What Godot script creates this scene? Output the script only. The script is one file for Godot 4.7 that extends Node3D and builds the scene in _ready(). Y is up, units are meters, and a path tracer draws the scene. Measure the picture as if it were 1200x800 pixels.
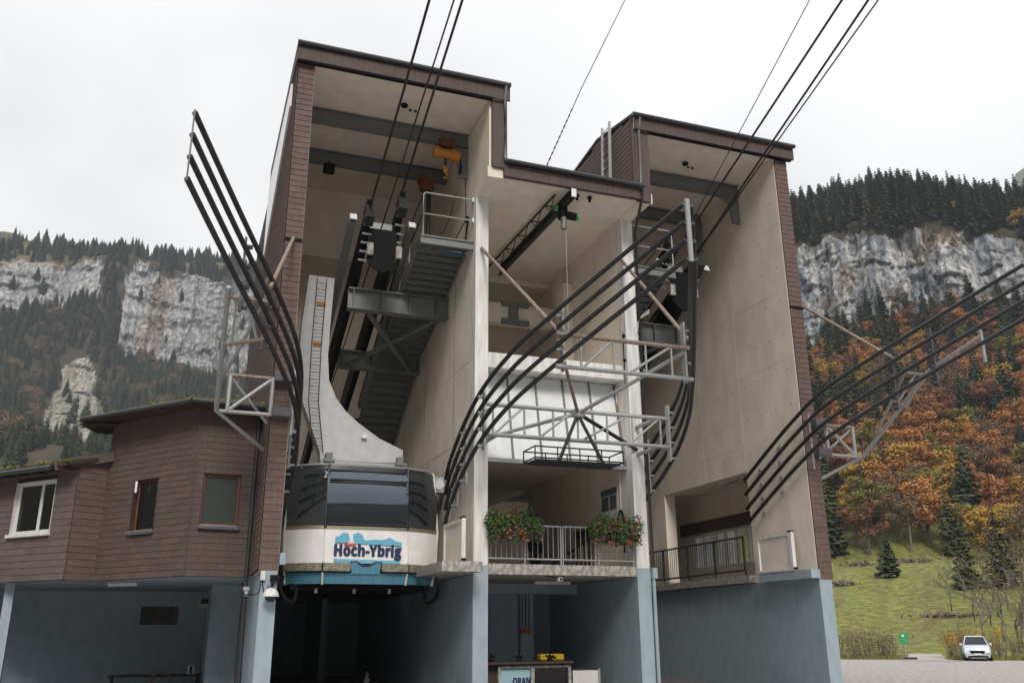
extends Node3D
# A cable-car valley station with two docking bays, in an alpine valley in autumn, under an overcast sky.

var M := {}
var taken := {}
var rng := RandomNumberGenerator.new()
var tex := {}

# ------------------------------------------------------------------ mesh helper
class Sh:
	var st := SurfaceTool.new()
	var colored := false
	func _init(col := false):
		st.begin(Mesh.PRIMITIVE_TRIANGLES)
		colored = col
		st.set_smooth_group(-1)
	func flat(): st.set_smooth_group(-1)
	func smooth(): st.set_smooth_group(0)
	func col(c: Color): st.set_color(c)
	func tri(a: Vector3, b: Vector3, c: Vector3):      # counter-clockwise seen from outside
		st.add_vertex(a); st.add_vertex(c); st.add_vertex(b)
	func quad(a: Vector3, b: Vector3, c: Vector3, d: Vector3):
		tri(a, b, c); tri(a, c, d)
	func hexa(p: Array):                               # 0-3 bottom ring (ccw from above), 4-7 top ring
		quad(p[3], p[2], p[1], p[0]); quad(p[4], p[5], p[6], p[7])
		for i in 4:
			var j := (i + 1) % 4
			quad(p[i], p[j], p[4 + j], p[4 + i])
	func ext(x0: float, x1: float, y0: float, y1: float, z0: float, z1: float):
		var ax := minf(x0, x1); var bx := maxf(x0, x1); var az := minf(z0, z1); var bz := maxf(z0, z1)
		hexa([Vector3(ax, y0, bz), Vector3(bx, y0, bz), Vector3(bx, y0, az), Vector3(ax, y0, az),
			Vector3(ax, y1, bz), Vector3(bx, y1, bz), Vector3(bx, y1, az), Vector3(ax, y1, az)])
	func box(c: Vector3, s: Vector3, b := Basis()):
		var h := s * 0.5
		var p := []
		for y in [-h.y, h.y]:
			for q in [Vector2(-h.x, h.z), Vector2(h.x, h.z), Vector2(h.x, -h.z), Vector2(-h.x, -h.z)]:
				p.append(c + b * Vector3(q.x, y, q.y))
		hexa(p)
	func cbox(c: Vector3, s: Vector3, ch: float, b := Basis()):   # box with chamfered edges
		var h := s * 0.5
		var k := minf(ch, minf(h.x, minf(h.y, h.z)) * 0.8)
		var f := func(x, y, z): return c + b * Vector3(x, y, z)
		for s1 in [-1.0, 1.0]:
			var x: float = h.x; var y: float = h.y; var z: float = h.z
			var q := [f.call(s1 * x, -y + k, -z + k), f.call(s1 * x, y - k, -z + k), f.call(s1 * x, y - k, z - k), f.call(s1 * x, -y + k, z - k)]
			if s1 > 0: quad(q[0], q[1], q[2], q[3])
			else: quad(q[3], q[2], q[1], q[0])
			q = [f.call(-x + k, s1 * y, -z + k), f.call(-x + k, s1 * y, z - k), f.call(x - k, s1 * y, z - k), f.call(x - k, s1 * y, -z + k)]
			if s1 > 0: quad(q[0], q[1], q[2], q[3])
			else: quad(q[3], q[2], q[1], q[0])
			q = [f.call(-x + k, -y + k, s1 * z), f.call(x - k, -y + k, s1 * z), f.call(x - k, y - k, s1 * z), f.call(-x + k, y - k, s1 * z)]
			if s1 > 0: quad(q[0], q[1], q[2], q[3])
			else: quad(q[3], q[2], q[1], q[0])
			for s2 in [-1.0, 1.0]:
				q = [f.call(s1 * x, s2 * (y - k), -z + k), f.call(s1 * (x - k), s2 * y, -z + k), f.call(s1 * (x - k), s2 * y, z - k), f.call(s1 * x, s2 * (y - k), z - k)]
				if s1 * s2 > 0: quad(q[0], q[1], q[2], q[3])
				else: quad(q[3], q[2], q[1], q[0])
				q = [f.call(s1 * x, -y + k, s2 * (z - k)), f.call(s1 * x, y - k, s2 * (z - k)), f.call(s1 * (x - k), y - k, s2 * z), f.call(s1 * (x - k), -y + k, s2 * z)]
				if s1 * s2 > 0: quad(q[0], q[1], q[2], q[3])
				else: quad(q[3], q[2], q[1], q[0])
				q = [f.call(-x + k, s1 * y, s2 * (z - k)), f.call(-x + k, s1 * (y - k), s2 * z), f.call(x - k, s1 * (y - k), s2 * z), f.call(x - k, s1 * y, s2 * (z - k))]
				if s1 * s2 > 0: quad(q[0], q[1], q[2], q[3])
				else: quad(q[3], q[2], q[1], q[0])
				for s3 in [-1.0, 1.0]:
					var a = f.call(s1 * x, s2 * (y - k), s3 * (z - k)); var bb = f.call(s1 * (x - k), s2 * y, s3 * (z - k)); var cc = f.call(s1 * (x - k), s2 * (y - k), s3 * z)
					if s1 * s2 * s3 > 0: tri(a, bb, cc)
					else: tri(a, cc, bb)
	func ring(c: Vector3, n: Vector3, r: float, sides: int, ref := Vector3.UP) -> Array:
		var u := n.cross(ref)
		if u.length() < 0.05: u = n.cross(Vector3.RIGHT)
		u = u.normalized()
		var v := u.cross(n).normalized()
		var out := []
		for i in sides:
			var a := TAU * i / sides
			out.append(c + (u * cos(a) + v * sin(a)) * r)
		return out
	func join(a: Array, b: Array):                     # two rings as ring() gives them, b further along n
		var k := a.size()
		for i in k:
			var j := (i + 1) % k
			quad(a[j], a[i], b[i], b[j])
	func disc(a: Array, up: bool):
		var k := a.size()
		for i in range(1, k - 1):
			if up: tri(a[0], a[i + 1], a[i])
			else: tri(a[0], a[i], a[i + 1])
	func tube(pts: Array, r, sides := 8, caps := true):
		var prev := []
		for i in pts.size():
			var d: Vector3
			if i == 0: d = pts[1] - pts[0]
			elif i == pts.size() - 1: d = pts[i] - pts[i - 1]
			else: d = (pts[i + 1] - pts[i]).normalized() + (pts[i] - pts[i - 1]).normalized()
			var rr: float = r[i] if r is Array else r
			var now := ring(pts[i], d.normalized(), rr, sides)
			smooth()
			if i > 0: join(prev, now)
			flat()
			if caps and i == 0: disc(now, false)
			if caps and i == pts.size() - 1: disc(now, true)
			prev = now
	func bar(a: Vector3, b: Vector3, w: float, h: float, up := Vector3.UP):   # rectangular bar
		var z := (b - a).normalized()
		var x := up.cross(z)
		if x.length() < 0.02: x = Vector3.RIGHT.cross(z)
		x = x.normalized()
		box((a + b) * 0.5, Vector3(w, h, (b - a).length()), Basis(x, z.cross(x), z))
	func ibeam(a: Vector3, b: Vector3, w: float, h: float, t := 0.02, up := Vector3.UP):
		var z := (b - a).normalized()
		var x := up.cross(z).normalized()
		var y := z.cross(x)
		var bs := Basis(x, y, z)
		var L := (b - a).length()
		var m := (a + b) * 0.5
		box(m + y * (h * 0.5 - t * 0.5), Vector3(w, t, L), bs)
		box(m - y * (h * 0.5 - t * 0.5), Vector3(w, t, L), bs)
		box(m, Vector3(t, h - 2.0 * t, L), bs)
	func extr(poly: Array, org: Vector3, ux: Vector3, uy: Vector3, th: float):   # flat outline (ccw in ux, uy) extruded along ux x uy
		var n := ux.cross(uy).normalized() * th
		var pv := PackedVector2Array(poly)
		var ix := Geometry2D.triangulate_polygon(pv)
		var p := []
		for q in poly: p.append(org + ux * q.x + uy * q.y)
		for i in range(0, ix.size(), 3):
			var a = poly[ix[i]]; var b = poly[ix[i + 1]]; var c = poly[ix[i + 2]]
			var t := [ix[i], ix[i + 1], ix[i + 2]]
			if (b - a).cross(c - a) < 0: t = [ix[i], ix[i + 2], ix[i + 1]]
			tri(p[t[0]] + n, p[t[1]] + n, p[t[2]] + n)
			tri(p[t[0]], p[t[2]], p[t[1]])
		for i in p.size():
			var j := (i + 1) % p.size()
			quad(p[i], p[j], p[j] + n, p[i] + n)
	func ball(c: Vector3, r: Vector3, seg := 10, rings := 7):
		smooth()
		for i in rings:
			var t0 := PI * i / rings - PI / 2; var t1 := PI * (i + 1) / rings - PI / 2
			for j in seg:
				var a0 := TAU * j / seg; var a1 := TAU * (j + 1) / seg
				var f := func(t, a): return c + Vector3(cos(t) * sin(a) * r.x, sin(t) * r.y, cos(t) * cos(a) * r.z)
				if i == 0: tri(f.call(t0, a0), f.call(t1, a1), f.call(t1, a0))
				elif i == rings - 1: tri(f.call(t0, a0), f.call(t0, a1), f.call(t1, a0))
				else: quad(f.call(t0, a0), f.call(t0, a1), f.call(t1, a1), f.call(t1, a0))
		flat()
	func done() -> ArrayMesh:
		st.generate_normals()
		return st.commit()

# ------------------------------------------------------------------ objects
func uniq(called: String) -> String:
	if not taken.has(called):
		taken[called] = 0
		return called
	taken[called] += 1
	return "%s_%03d" % [called, taken[called]]

func thing(called: String, label: String, category: String, at := Vector3.ZERO, group := "") -> Node3D:
	var o := Node3D.new()
	o.name = uniq(called)
	add_child(o)
	o.position = at
	meta(o, label, category, group)
	return o

func meta(o: Node, label: String, category: String, group := ""):
	o.set_meta("label", label)
	o.set_meta("category", category)
	if group != "": o.set_meta("group", group)

func put(parent: Node3D, called: String, s, m: Material, label := "") -> MeshInstance3D:   # a part whose shape is given in world axes
	var o := MeshInstance3D.new()
	o.mesh = s.done() if s is Sh else s
	o.material_override = m
	o.name = called
	parent.add_child(o, true)
	var off := Vector3.ZERO
	var p: Node = parent
	while p is Node3D and p != self:
		off += p.position
		p = p.get_parent()
	o.position = -off
	if label != "": o.set_meta("label", label)
	return o

func loc(parent: Node3D, called: String, s, m: Material) -> MeshInstance3D:   # a part whose shape is given in its parent's axes
	var o := MeshInstance3D.new()
	o.mesh = s.done() if s is Sh else s
	o.material_override = m
	o.name = called
	parent.add_child(o, true)
	return o

func exb(parent: Node3D, called: String, x0, x1, y0, y1, z0, z1, m: Material) -> MeshInstance3D:
	var s := Sh.new()
	s.ext(x0, x1, y0, y1, z0, z1)
	return put(parent, called, s, m)

func single(called: String, s, m: Material, label: String, category: String, group := "") -> MeshInstance3D:
	var o := MeshInstance3D.new()
	o.mesh = s.done() if s is Sh else s
	o.material_override = m
	o.name = uniq(called)
	add_child(o)
	meta(o, label, category, group)
	return o

func setting(called: String, s, m: Material) -> MeshInstance3D:
	var o := MeshInstance3D.new()
	o.mesh = s.done() if s is Sh else s
	o.material_override = m
	o.name = uniq(called)
	add_child(o)
	o.set_meta("kind", "structure")
	return o

func v3(x, y, z) -> Vector3: return Vector3(x, y, z)

func catmull(p: Array, n := 8) -> Array:
	var out := []
	for i in p.size() - 1:
		var a = p[maxi(i - 1, 0)]; var b = p[i]; var c = p[i + 1]; var d = p[mini(i + 2, p.size() - 1)]
		for k in n: out.append(b.cubic_interpolate(c, a, d, float(k) / n))
	out.append(p[p.size() - 1])
	return out

# ------------------------------------------------------------------ materials
func noise_tex(key: String, seed_: int, freq: float, lo: float, hi: float, stretch := 1.0, octaves := 4, size := 512, contrast := 1.0, cell := false) -> ImageTexture:
	# tiling grey noise; stretch > 1 draws it out vertically
	if tex.has(key): return tex[key]
	var n := FastNoiseLite.new()
	n.seed = seed_
	n.noise_type = FastNoiseLite.TYPE_CELLULAR if cell else FastNoiseLite.TYPE_SIMPLEX_SMOOTH
	n.frequency = freq
	n.fractal_octaves = octaves
	var im := n.get_seamless_image(size, int(size / stretch), false, false, 0.15, false)
	if stretch != 1.0: im.resize(size, size, Image.INTERPOLATE_CUBIC)
	im.convert(Image.FORMAT_L8)
	var data := im.get_data()
	for i in data.size():
		var v := clampf(0.5 + (data[i] / 255.0 - 0.5) * contrast, 0.0, 1.0)
		data[i] = int(255.0 * lerpf(lo, hi, v))
	var t := ImageTexture.create_from_image(Image.create_from_data(size, size, false, Image.FORMAT_L8, data))
	tex[key] = t
	return t

func lin(r: float, g: float, b: float) -> Color: return Color(r, g, b).linear_to_srgb()

func mat(key: String, c: Color, rough := 0.8, metal := 0.0, t: Texture2D = null, scale := 0.5, bump: Texture2D = null, bump_cm := 0.0) -> StandardMaterial3D:
	var m := StandardMaterial3D.new()
	m.albedo_color = c
	m.roughness = rough
	m.metallic = metal
	if t != null or bump != null:
		m.albedo_texture = t
		m.uv1_triplanar = true
		m.uv1_world_triplanar = true
		m.uv1_scale = Vector3.ONE * scale
	if bump != null:
		m.heightmap_enabled = true
		m.heightmap_texture = bump
		m.heightmap_scale = bump_cm
	M[key] = m
	return m

func materials():
	var blot := noise_tex("blot", 3, 0.008, 0.90, 1.0, 1.0, 6, 512, 1.2)
	var grain := noise_tex("grain", 7, 0.07, 0.80, 1.0, 1.0, 4, 512, 1.2)
	var streak := noise_tex("streak", 11, 0.03, 0.80, 1.0, 9.0, 5, 512, 1.3)
	var rust := noise_tex("rust", 15, 0.014, 0.62, 1.0, 1.6, 6, 512, 1.6)
	var coarse := noise_tex("coarse", 21, 0.02, 0.66, 1.0, 1.0, 6, 512, 1.5)
	var wall := noise_tex("wall", 51, 0.012, 0.92, 1.0, 2.2, 7, 512, 1.6)
	mat("plaster", lin(0.85, 0.765, 0.66), 0.9, 0.0, wall, 0.2)
	mat("ceiling", lin(0.84, 0.76, 0.65), 0.9, 0.0, blot, 0.3)
	mat("cream", lin(0.88, 0.87, 0.845), 0.85, 0.0, streak, 0.35)
	mat("white_wall", lin(0.74, 0.73, 0.71), 0.85, 0.0, blot, 0.4)
	mat("dark_plaster", lin(0.24, 0.215, 0.19), 0.9, 0.0, blot, 0.3)
	mat("blue", lin(0.335, 0.41, 0.465), 0.8, 0.0, wall, 0.5)
	mat("concrete", lin(0.52, 0.50, 0.46), 0.85, 0.0, rust, 0.9)
	mat("fascia", lin(0.105, 0.075, 0.07), 0.75, 0.0, streak, 0.5)
	mat("roofing", lin(0.06, 0.055, 0.055), 0.8, 0.0, grain, 0.6)
	for i in 4:
		var k: float = [0.94, 1.0, 1.07, 0.88][i]
		mat("shingle%d" % i, lin(0.150 * k, 0.098 * k, 0.085 * k), 0.78, 0.0, streak, 0.9 + 0.2 * i)
		mat("house%d" % i, lin(0.115 * k, 0.080 * k, 0.070 * k), 0.78, 0.0, streak, 0.9 + 0.2 * i)
		mat("wing%d" % i, lin(0.145 * k, 0.108 * k, 0.102 * k), 0.78, 0.0, streak, 0.9 + 0.2 * i)
	mat("backing", lin(0.03, 0.024, 0.022), 0.95)
	mat("steel", lin(0.20, 0.21, 0.205), 0.55, 0.3, blot, 0.8)
	mat("dark_steel", lin(0.055, 0.058, 0.06), 0.5, 0.3, blot, 0.8)
	mat("galv", lin(0.42, 0.435, 0.435), 0.5, 0.35, blot, 1.6)
	mat("rusty", lin(0.42, 0.33, 0.255), 0.75, 0.1, rust, 1.4)
	mat("tube", lin(0.022, 0.022, 0.025), 0.38, 0.0, grain, 2.0)
	mat("rope", lin(0.035, 0.035, 0.037), 0.55, 0.4)
	mat("black", lin(0.012, 0.012, 0.013), 0.6)
	mat("rubber", lin(0.02, 0.02, 0.02), 0.85)
	for k in ["black", "rubber", "dark_steel"]: M[k].metallic_specular = 0.2
	mat("zinc_box", lin(0.13, 0.12, 0.135), 0.6, 0.2, blot, 1.0)
	mat("gutter", lin(0.045, 0.045, 0.05), 0.4, 0.3)
	mat("orange", lin(0.62, 0.25, 0.03), 0.5, 0.0, grain, 1.5)
	mat("rust_red", lin(0.20, 0.055, 0.03), 0.7, 0.0, rust, 2.0)
	mat("green", lin(0.04, 0.30, 0.10), 0.5)
	mat("white_paint", lin(0.78, 0.77, 0.74), 0.35, 0.0, streak, 0.5)
	mat("cabin_white", lin(0.88, 0.88, 0.875), 0.30, 0.0, blot, 0.6)
	M.cabin_white.clearcoat_enabled = true
	M.cabin_white.clearcoat = 0.4
	M.cabin_white.clearcoat_roughness = 0.15
	mat("hanger", lin(0.55, 0.56, 0.575), 0.45, 0.0, blot, 0.6)
	mat("cabin_blue", lin(0.09, 0.27, 0.38), 0.4, 0.0, streak, 0.8)
	mat("logo_blue", lin(0.13, 0.42, 0.60), 0.45)
	mat("navy", lin(0.012, 0.02, 0.085), 0.45)
	mat("red", lin(0.50, 0.03, 0.03), 0.45)
	mat("bumper", lin(0.36, 0.34, 0.26), 0.5, 0.4, rust, 1.6)
	mat("trim", lin(0.25, 0.235, 0.16), 0.45, 0.5)
	mat("frame_black", lin(0.02, 0.02, 0.022), 0.35)
	mat("seat_grey", lin(0.12, 0.12, 0.13), 0.8)
	mat("wood", lin(0.24, 0.13, 0.06), 0.6, 0.0, streak, 1.5)
	mat("dark_wood", lin(0.06, 0.038, 0.030), 0.7, 0.0, streak, 1.5)
	mat("red_wood", lin(0.16, 0.06, 0.035), 0.55, 0.0, streak, 2.0)
	mat("blind", lin(0.11, 0.115, 0.05), 0.9, 0.0, grain, 3.0)
	mat("curtain", lin(0.85, 0.86, 0.88), 0.9)
	M.curtain.backlight_enabled = true
	M.curtain.backlight = Color(0.8, 0.8, 0.8)
	mat("yellow", lin(0.55, 0.38, 0.02), 0.55)
	mat("poster_blue", lin(0.10, 0.14, 0.20), 0.6)
	mat("poster_grey", lin(0.20, 0.22, 0.20), 0.6, 0.0, coarse, 6.0)
	mat("panel", lin(0.82, 0.85, 0.86), 0.5, 0.0, blot, 0.5)
	mat("sheet", lin(0.82, 0.83, 0.84), 0.22, 0.0, blot, 0.5)
	mat("moss", lin(0.17, 0.16, 0.02), 0.95, 0.0, coarse, 2.5)
	mat("asphalt", lin(0.55, 0.515, 0.50), 0.9, 0.0, coarse, 0.35)
	mat("slab", lin(0.17, 0.165, 0.16), 0.9, 0.0, coarse, 0.6)
	mat("path", lin(0.50, 0.46, 0.41), 0.9, 0.0, grain, 0.8)
	mat("road_paint", lin(0.75, 0.75, 0.73), 0.8, 0.0, rust, 2.0)
	mat("skin", lin(0.45, 0.28, 0.20), 0.6)
	mat("hair", lin(0.06, 0.028, 0.018), 0.6)
	mat("coat", lin(0.008, 0.010, 0.016), 0.85)
	mat("glass", Color(0.02, 0.025, 0.03, 0.72), 0.03)
	M.glass.transparency = BaseMaterial3D.TRANSPARENCY_ALPHA
	mat("cabin_glass", Color(0.40, 0.43, 0.46, 0.86), 0.03, 0.9)
	M.cabin_glass.transparency = BaseMaterial3D.TRANSPARENCY_ALPHA
	mat("clear", Color(0.30, 0.34, 0.35, 0.28), 0.03)
	M.clear.transparency = BaseMaterial3D.TRANSPARENCY_ALPHA
	mat("car_paint", lin(0.62, 0.66, 0.74), 0.3, 0.25)
	M.car_paint.clearcoat_enabled = true
	mat("headlight", lin(0.75, 0.78, 0.8), 0.1, 0.3)
	for k in ["terrain", "leaf", "needle"]:
		var m := mat(k, Color.WHITE, 0.95)
		m.vertex_color_use_as_albedo = true
	M.terrain.albedo_texture = noise_tex("ground", 31, 0.02, 0.55, 1.0, 1.0, 6, 512, 1.6)
	M.terrain.uv1_triplanar = true
	M.terrain.uv1_world_triplanar = true
	M.terrain.uv1_scale = Vector3.ONE * 0.06
	M.leaf.roughness = 0.8
	M.leaf.backlight_enabled = true
	M.leaf.backlight = Color(0.25, 0.18, 0.06)
	M.needle.roughness = 0.85
	mat("bark", lin(0.11, 0.095, 0.08), 0.9, 0.0, streak, 0.8)
	mat("pale_bark", lin(0.20, 0.18, 0.155), 0.9, 0.0, streak, 0.8)
	mat("rock", lin(0.95, 0.95, 0.95), 0.92)
	M.rock.vertex_color_use_as_albedo = true
	M.rock.albedo_texture = noise_tex("rocktex", 41, 0.014, 0.48, 1.0, 2.0, 8, 1024, 2.4)
	M.rock.uv1_triplanar = true
	M.rock.uv1_world_triplanar = true
	M.rock.uv1_scale = Vector3(0.02, 0.02, 0.02)

# ------------------------------------------------------------------ main
func _ready():
	rng.seed = 20
	view_and_light()
	materials()
	terrain()
	station()
	house()
	ropes()
	bay_gear(false)
	bay_gear(true)
	guides()
	cabin()
	fittings()
	basement_things()
	vegetation()
	car()
	roadside()

func view_and_light():
	var cam := Camera3D.new()
	cam.name = "camera"
	add_child(cam)
	cam.position = Vector3(0, 1.6, 0)
	cam.rotation_degrees = Vector3(18.1, -20.0, -0.35)
	cam.fov = 41.90
	cam.near = 0.1
	cam.far = 6000.0
	cam.current = true
	var e := Environment.new()
	e.background_mode = Environment.BG_SKY
	var sky := Sky.new()
	var pm := PanoramaSkyMaterial.new()
	pm.panorama = overcast()
	pm.energy_multiplier = 1.0
	sky.sky_material = pm
	e.sky = sky
	e.tonemap_mode = Environment.TONE_MAPPER_LINEAR
	e.tonemap_exposure = 2.0
	e.ambient_light_source = Environment.AMBIENT_SOURCE_SKY
	e.sdfgi_enabled = true
	e.ssao_enabled = true
	e.ssil_enabled = true
	e.fog_enabled = true
	e.fog_density = 0.00021
	e.fog_light_color = Color(0.80, 0.83, 0.87)
	var we := WorldEnvironment.new()
	we.name = "world_environment"
	we.environment = e
	add_child(we)
	var sun := DirectionalLight3D.new()
	sun.name = "sun"
	add_child(sun)
	sun.light_energy = 0.5
	sun.light_color = Color(1.0, 0.97, 0.93)
	sun.light_angular_distance = 18.0
	sun.shadow_enabled = true
	sun.look_at_from_position(Vector3(-5, 46, 38), Vector3(6, 0, -20))

func overcast() -> ImageTexture:
	var w := 1024; var h := 512
	var n := FastNoiseLite.new()
	n.seed = 8; n.frequency = 1.1; n.fractal_octaves = 5
	var data := PackedFloat32Array()
	data.resize(w * h * 3)
	for y in h:
		var el := PI * (0.5 - (y + 0.5) / h)
		var ce := cos(el); var se := sin(el)
		for x in w:
			var a := TAU * x / w
			# clouds as a layer overhead, seen flatter towards the horizon
			var k := 1.0 / (absf(se) + 0.35)
			var d := n.get_noise_3d(ce * sin(a) * k, ce * cos(a) * k, se * 0.4)
			var v := 0.79 * (1.0 + 1.2 * maxf(se, 0.0)) / 2.2 * (1.0 + 0.16 * clampf(d * 2.4, -1.0, 1.0))
			var i := (y * w + x) * 3
			data[i] = v; data[i + 1] = v * 1.0; data[i + 2] = v * 1.005
	return ImageTexture.create_from_image(Image.create_from_data(w, h, false, Image.FORMAT_RGBF, data.to_byte_array()))

# ------------------------------------------------------------------ terrain
var hn := FastNoiseLite.new()
var hn2 := FastNoiseLite.new()
var cells := FastNoiseLite.new()
var LEFT := [[76.0, -0.4], [300.0, 30.0], [420.0, 62.0], [700.0, 150.0], [850.0, 226.0], [905.0, 340.0], [1060.0, 418.0], [1400.0, 425.0]]
var RIGHT := [[76.0, -0.4], [100.0, 1.6], [180.0, 14.0], [350.0, 101.0], [380.0, 156.0], [470.0, 203.0], [600.0, 215.0], [1400.0, 215.0]]
var BACK := [[90.0, -0.4], [240.0, 6.0], [420.0, 60.0], [600.0, 120.0], [800.0, 170.0], [1000.0, 185.0], [1200.0, 190.0], [1400.0, 190.0]]
var ROWS := [0, 10, 16, 44, 60, 44, 20, 3]

func knots(az: float) -> Array:                        # az in degrees, 0 is -z, grows to +x
	var l := 1.0 - smoothstep(10.0, 28.0, az)
	var b := maxf(1.0 - smoothstep(-38.0, -22.0, az), smoothstep(64.0, 80.0, az))
	var rise := 1.0 + 0.05 * smoothstep(-9.0, 1.0, az) - 0.11 * smoothstep(42.0, 53.0, az)
	var out := []
	for i in 8:
		var d: float = lerpf(lerpf(RIGHT[i][0], LEFT[i][0], l), BACK[i][0], b)
		var h: float = lerpf(lerpf(RIGHT[i][1], LEFT[i][1], l) * (rise if i > 1 else 1.0), BACK[i][1], b)
		h *= 1.0 + b * 1.3 * maxf(smoothstep(-155.0, -120.0, az) * smoothstep(-30.0, -50.0, az), smoothstep(80.0, 95.0, az) * smoothstep(150.0, 125.0, az))
		out.append([d, h])
	return out

func land(az: float, t: float) -> Vector3:             # t runs 0..7 along the knots
	var k := knots(az)
	var i := clampi(int(t), 0, 6)
	var f := t - i
	var d := lerpf(k[i][0], k[i + 1][0], f)
	var h := lerpf(k[i][1], k[i + 1][1], f)
	var a := deg_to_rad(az)
	var x := sin(a) * d; var z := -cos(a) * d
	var amp := clampf((d - 80.0) / 500.0, 0.0, 1.0)
	var bump := hn.get_noise_2d(x, z) * 26.0 * amp + hn2.get_noise_2d(x, z) * 5.0 * clampf((d - 80.0) / 120.0, 0.0, 1.0)
	# rock faces: ribs and ledges push the surface in and out
	var rk := rockiness(az, t)
	if rk > 0.0:
		var far := 1.0 if d < 600.0 else 2.2
		var sx := az * (6.5 if az > 30.0 else 15.2) / far; var sy := h / far
		var crack := smoothstep(0.30, 0.70, cells.get_noise_2d(sx * 1.4, sy * 0.34)) * 5.0 + smoothstep(0.42, 0.75, cells.get_noise_2d(sx * 0.8 + 400.0, sy * 2.6)) * 1.6
		var step := fposmod(sy * 0.06 + sx * 0.006 + hn2.get_noise_2d(sx * 1.6, sy * 0.8) * 0.7, 1.0) * 2.6 * smoothstep(-0.05, 0.2, hn2.get_noise_2d(sx * 5.0 + 60.0, sy * 5.0))
		var push := crack + step + hn2.get_noise_2d(sx * 4.5, sy * 0.8) * 8.0 + hn2.get_noise_2d(sx * 22.0, sy * 9.0) * 1.4
		push *= rk * far
		x += sin(a) * push; z += -cos(a) * push
	return Vector3(x, maxf(h + bump * (1.0 - 0.6 * rk), -0.6), z)

func rockiness(az: float, t: float) -> float:
	var w := hn2.get_noise_2d(az * 14.0 + 300.0, t * 60.0) * 0.55 + hn2.get_noise_2d(az * 45.0, t * 160.0 + 70.0) * 0.4
	if az > 30.0:                                      # cliff above the autumn wood
		var lo := 3.0 + 0.25 * smoothstep(47.0, 52.0, az) - 0.25 * smoothstep(42.0, 38.0, az)
		return smoothstep(0.0, 0.25, t - lo + w * 0.3) * smoothstep(0.0, 0.2, 4.05 - t + w * 0.35)
	if az < 12.0 and az > -20.0:
		var r := 0.0
		# big slab below the pass
		r = maxf(r, smoothstep(-5.6, -4.4, az + w) * smoothstep(3.9, 4.2, t + w * 0.25) * smoothstep(0.0, 0.25, 5.0 - t + w * 0.5))
		# band further along the ridge
		r = maxf(r, smoothstep(-5.8, -6.6, az + w) * smoothstep(4.48, 4.62, t + w * 0.2) * smoothstep(5.12, 4.95, t + w * 0.3))
		# gully and scree fan
		var mid := -6.9 - 0.5 * (t - 3.6)
		var half := 1.35 + 1.2 * (3.6 - t)
		r = maxf(r, smoothstep(half, half * 0.6, absf(az - mid + w * 0.8)) * smoothstep(2.5, 2.75, t + w * 0.2) * smoothstep(4.1, 3.85, t + w * 0.3))
		r = maxf(r, smoothstep(0.8, 0.5, absf(az + 4.3 + w)) * smoothstep(5.1, 5.2, t) * smoothstep(5.7, 5.5, t + w))
		return r
	return 0.0

func land_color(az: float, t: float) -> Color:
	var n1 := hn2.get_noise_2d(az * 30.0, t * 90.0)
	var n2 := hn2.get_noise_2d(az * 110.0 + 50.0, t * 300.0)
	var floor_c := Color(0.055, 0.05, 0.028).lerp(Color(0.10, 0.075, 0.04), clampf(0.5 + n1, 0.0, 1.0))
	if az > 30.0 and az < 70.0:
		var grass := Color(0.29, 0.31, 0.065).lerp(Color(0.24, 0.21, 0.06), clampf(0.15 + n1 * 1.1 + n2 * 0.8, 0.0, 1.0))
		var g := smoothstep(2.12, 2.02, t + n1 * 0.12)
		var c := floor_c.lerp(grass, g)
		if t > 4.0: c = floor_c.lerp(Color(0.15, 0.14, 0.045), clampf(0.3 + n1, 0.0, 1.0))
		return c
	if az < 12.0 and az > -20.0:
		if t > 5.0: return floor_c.lerp(Color(0.17, 0.15, 0.055), clampf(0.55 + n1 * 1.2, 0.0, 1.0))
		return floor_c
	return Color(0.035, 0.04, 0.02)

func rock_color(az: float, t: float, p: Vector3) -> Color:
	var far := 1.0 if az > 30.0 else 2.2
	var sx := az * (6.5 if az > 30.0 else 15.2) / far; var sy := p.y / far
	var block := cells.get_noise_2d((sx + sy * 0.04) * 1.3, sy * 0.45)
	var streak := hn2.get_noise_2d(sx * 16.0, sy * 1.6)
	var grit := hn2.get_noise_2d(sx * 40.0 + 9.0, sy * 30.0)
	var patch := hn2.get_noise_2d(sx * 3.0 + 80.0, sy * 2.0)
	var c := Color(0.62, 0.61, 0.60).lerp(Color(0.27, 0.31, 0.37), clampf(0.38 + streak * 1.5 + block * 0.35 + grit * 0.5, 0.0, 1.0))
	if az > 30.0:
		c = c.lerp(Color(0.40, 0.29, 0.19), clampf(patch * 2.4 - 0.5 + streak, 0.0, 0.75))
		c = c.lerp(Color(0.12, 0.115, 0.10), clampf(grit * 2.4 + streak - 0.6, 0.0, 0.6))
		c = c.lerp(Color(0.10, 0.10, 0.04), clampf((patch + grit) * 2.2 - 0.75, 0.0, 0.85))
		return c
	c = c.lerp(Color(0.52, 0.51, 0.50), 0.6)
	c = c.lerp(Color(0.12, 0.12, 0.08), clampf((patch + grit) * 2.0 - 0.8, 0.0, 0.8))
	if t < 4.0 and az < -5.0: c = Color(0.52, 0.48, 0.42).lerp(Color(0.28, 0.26, 0.18), clampf(0.3 + streak + grit * 0.6, 0.0, 1.0))
	var st := smoothstep(0.75, 0.45, absf(az + 3.05 + (t - 4.4) * -0.7 + grit * 0.35)) * smoothstep(3.9, 4.1, t) * smoothstep(4.98, 4.85, t)
	c = c.lerp(Color(0.42, 0.32, 0.24), st * 0.75)
	if t > 5.0: c = Color(0.42, 0.34, 0.25)
	return c

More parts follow.
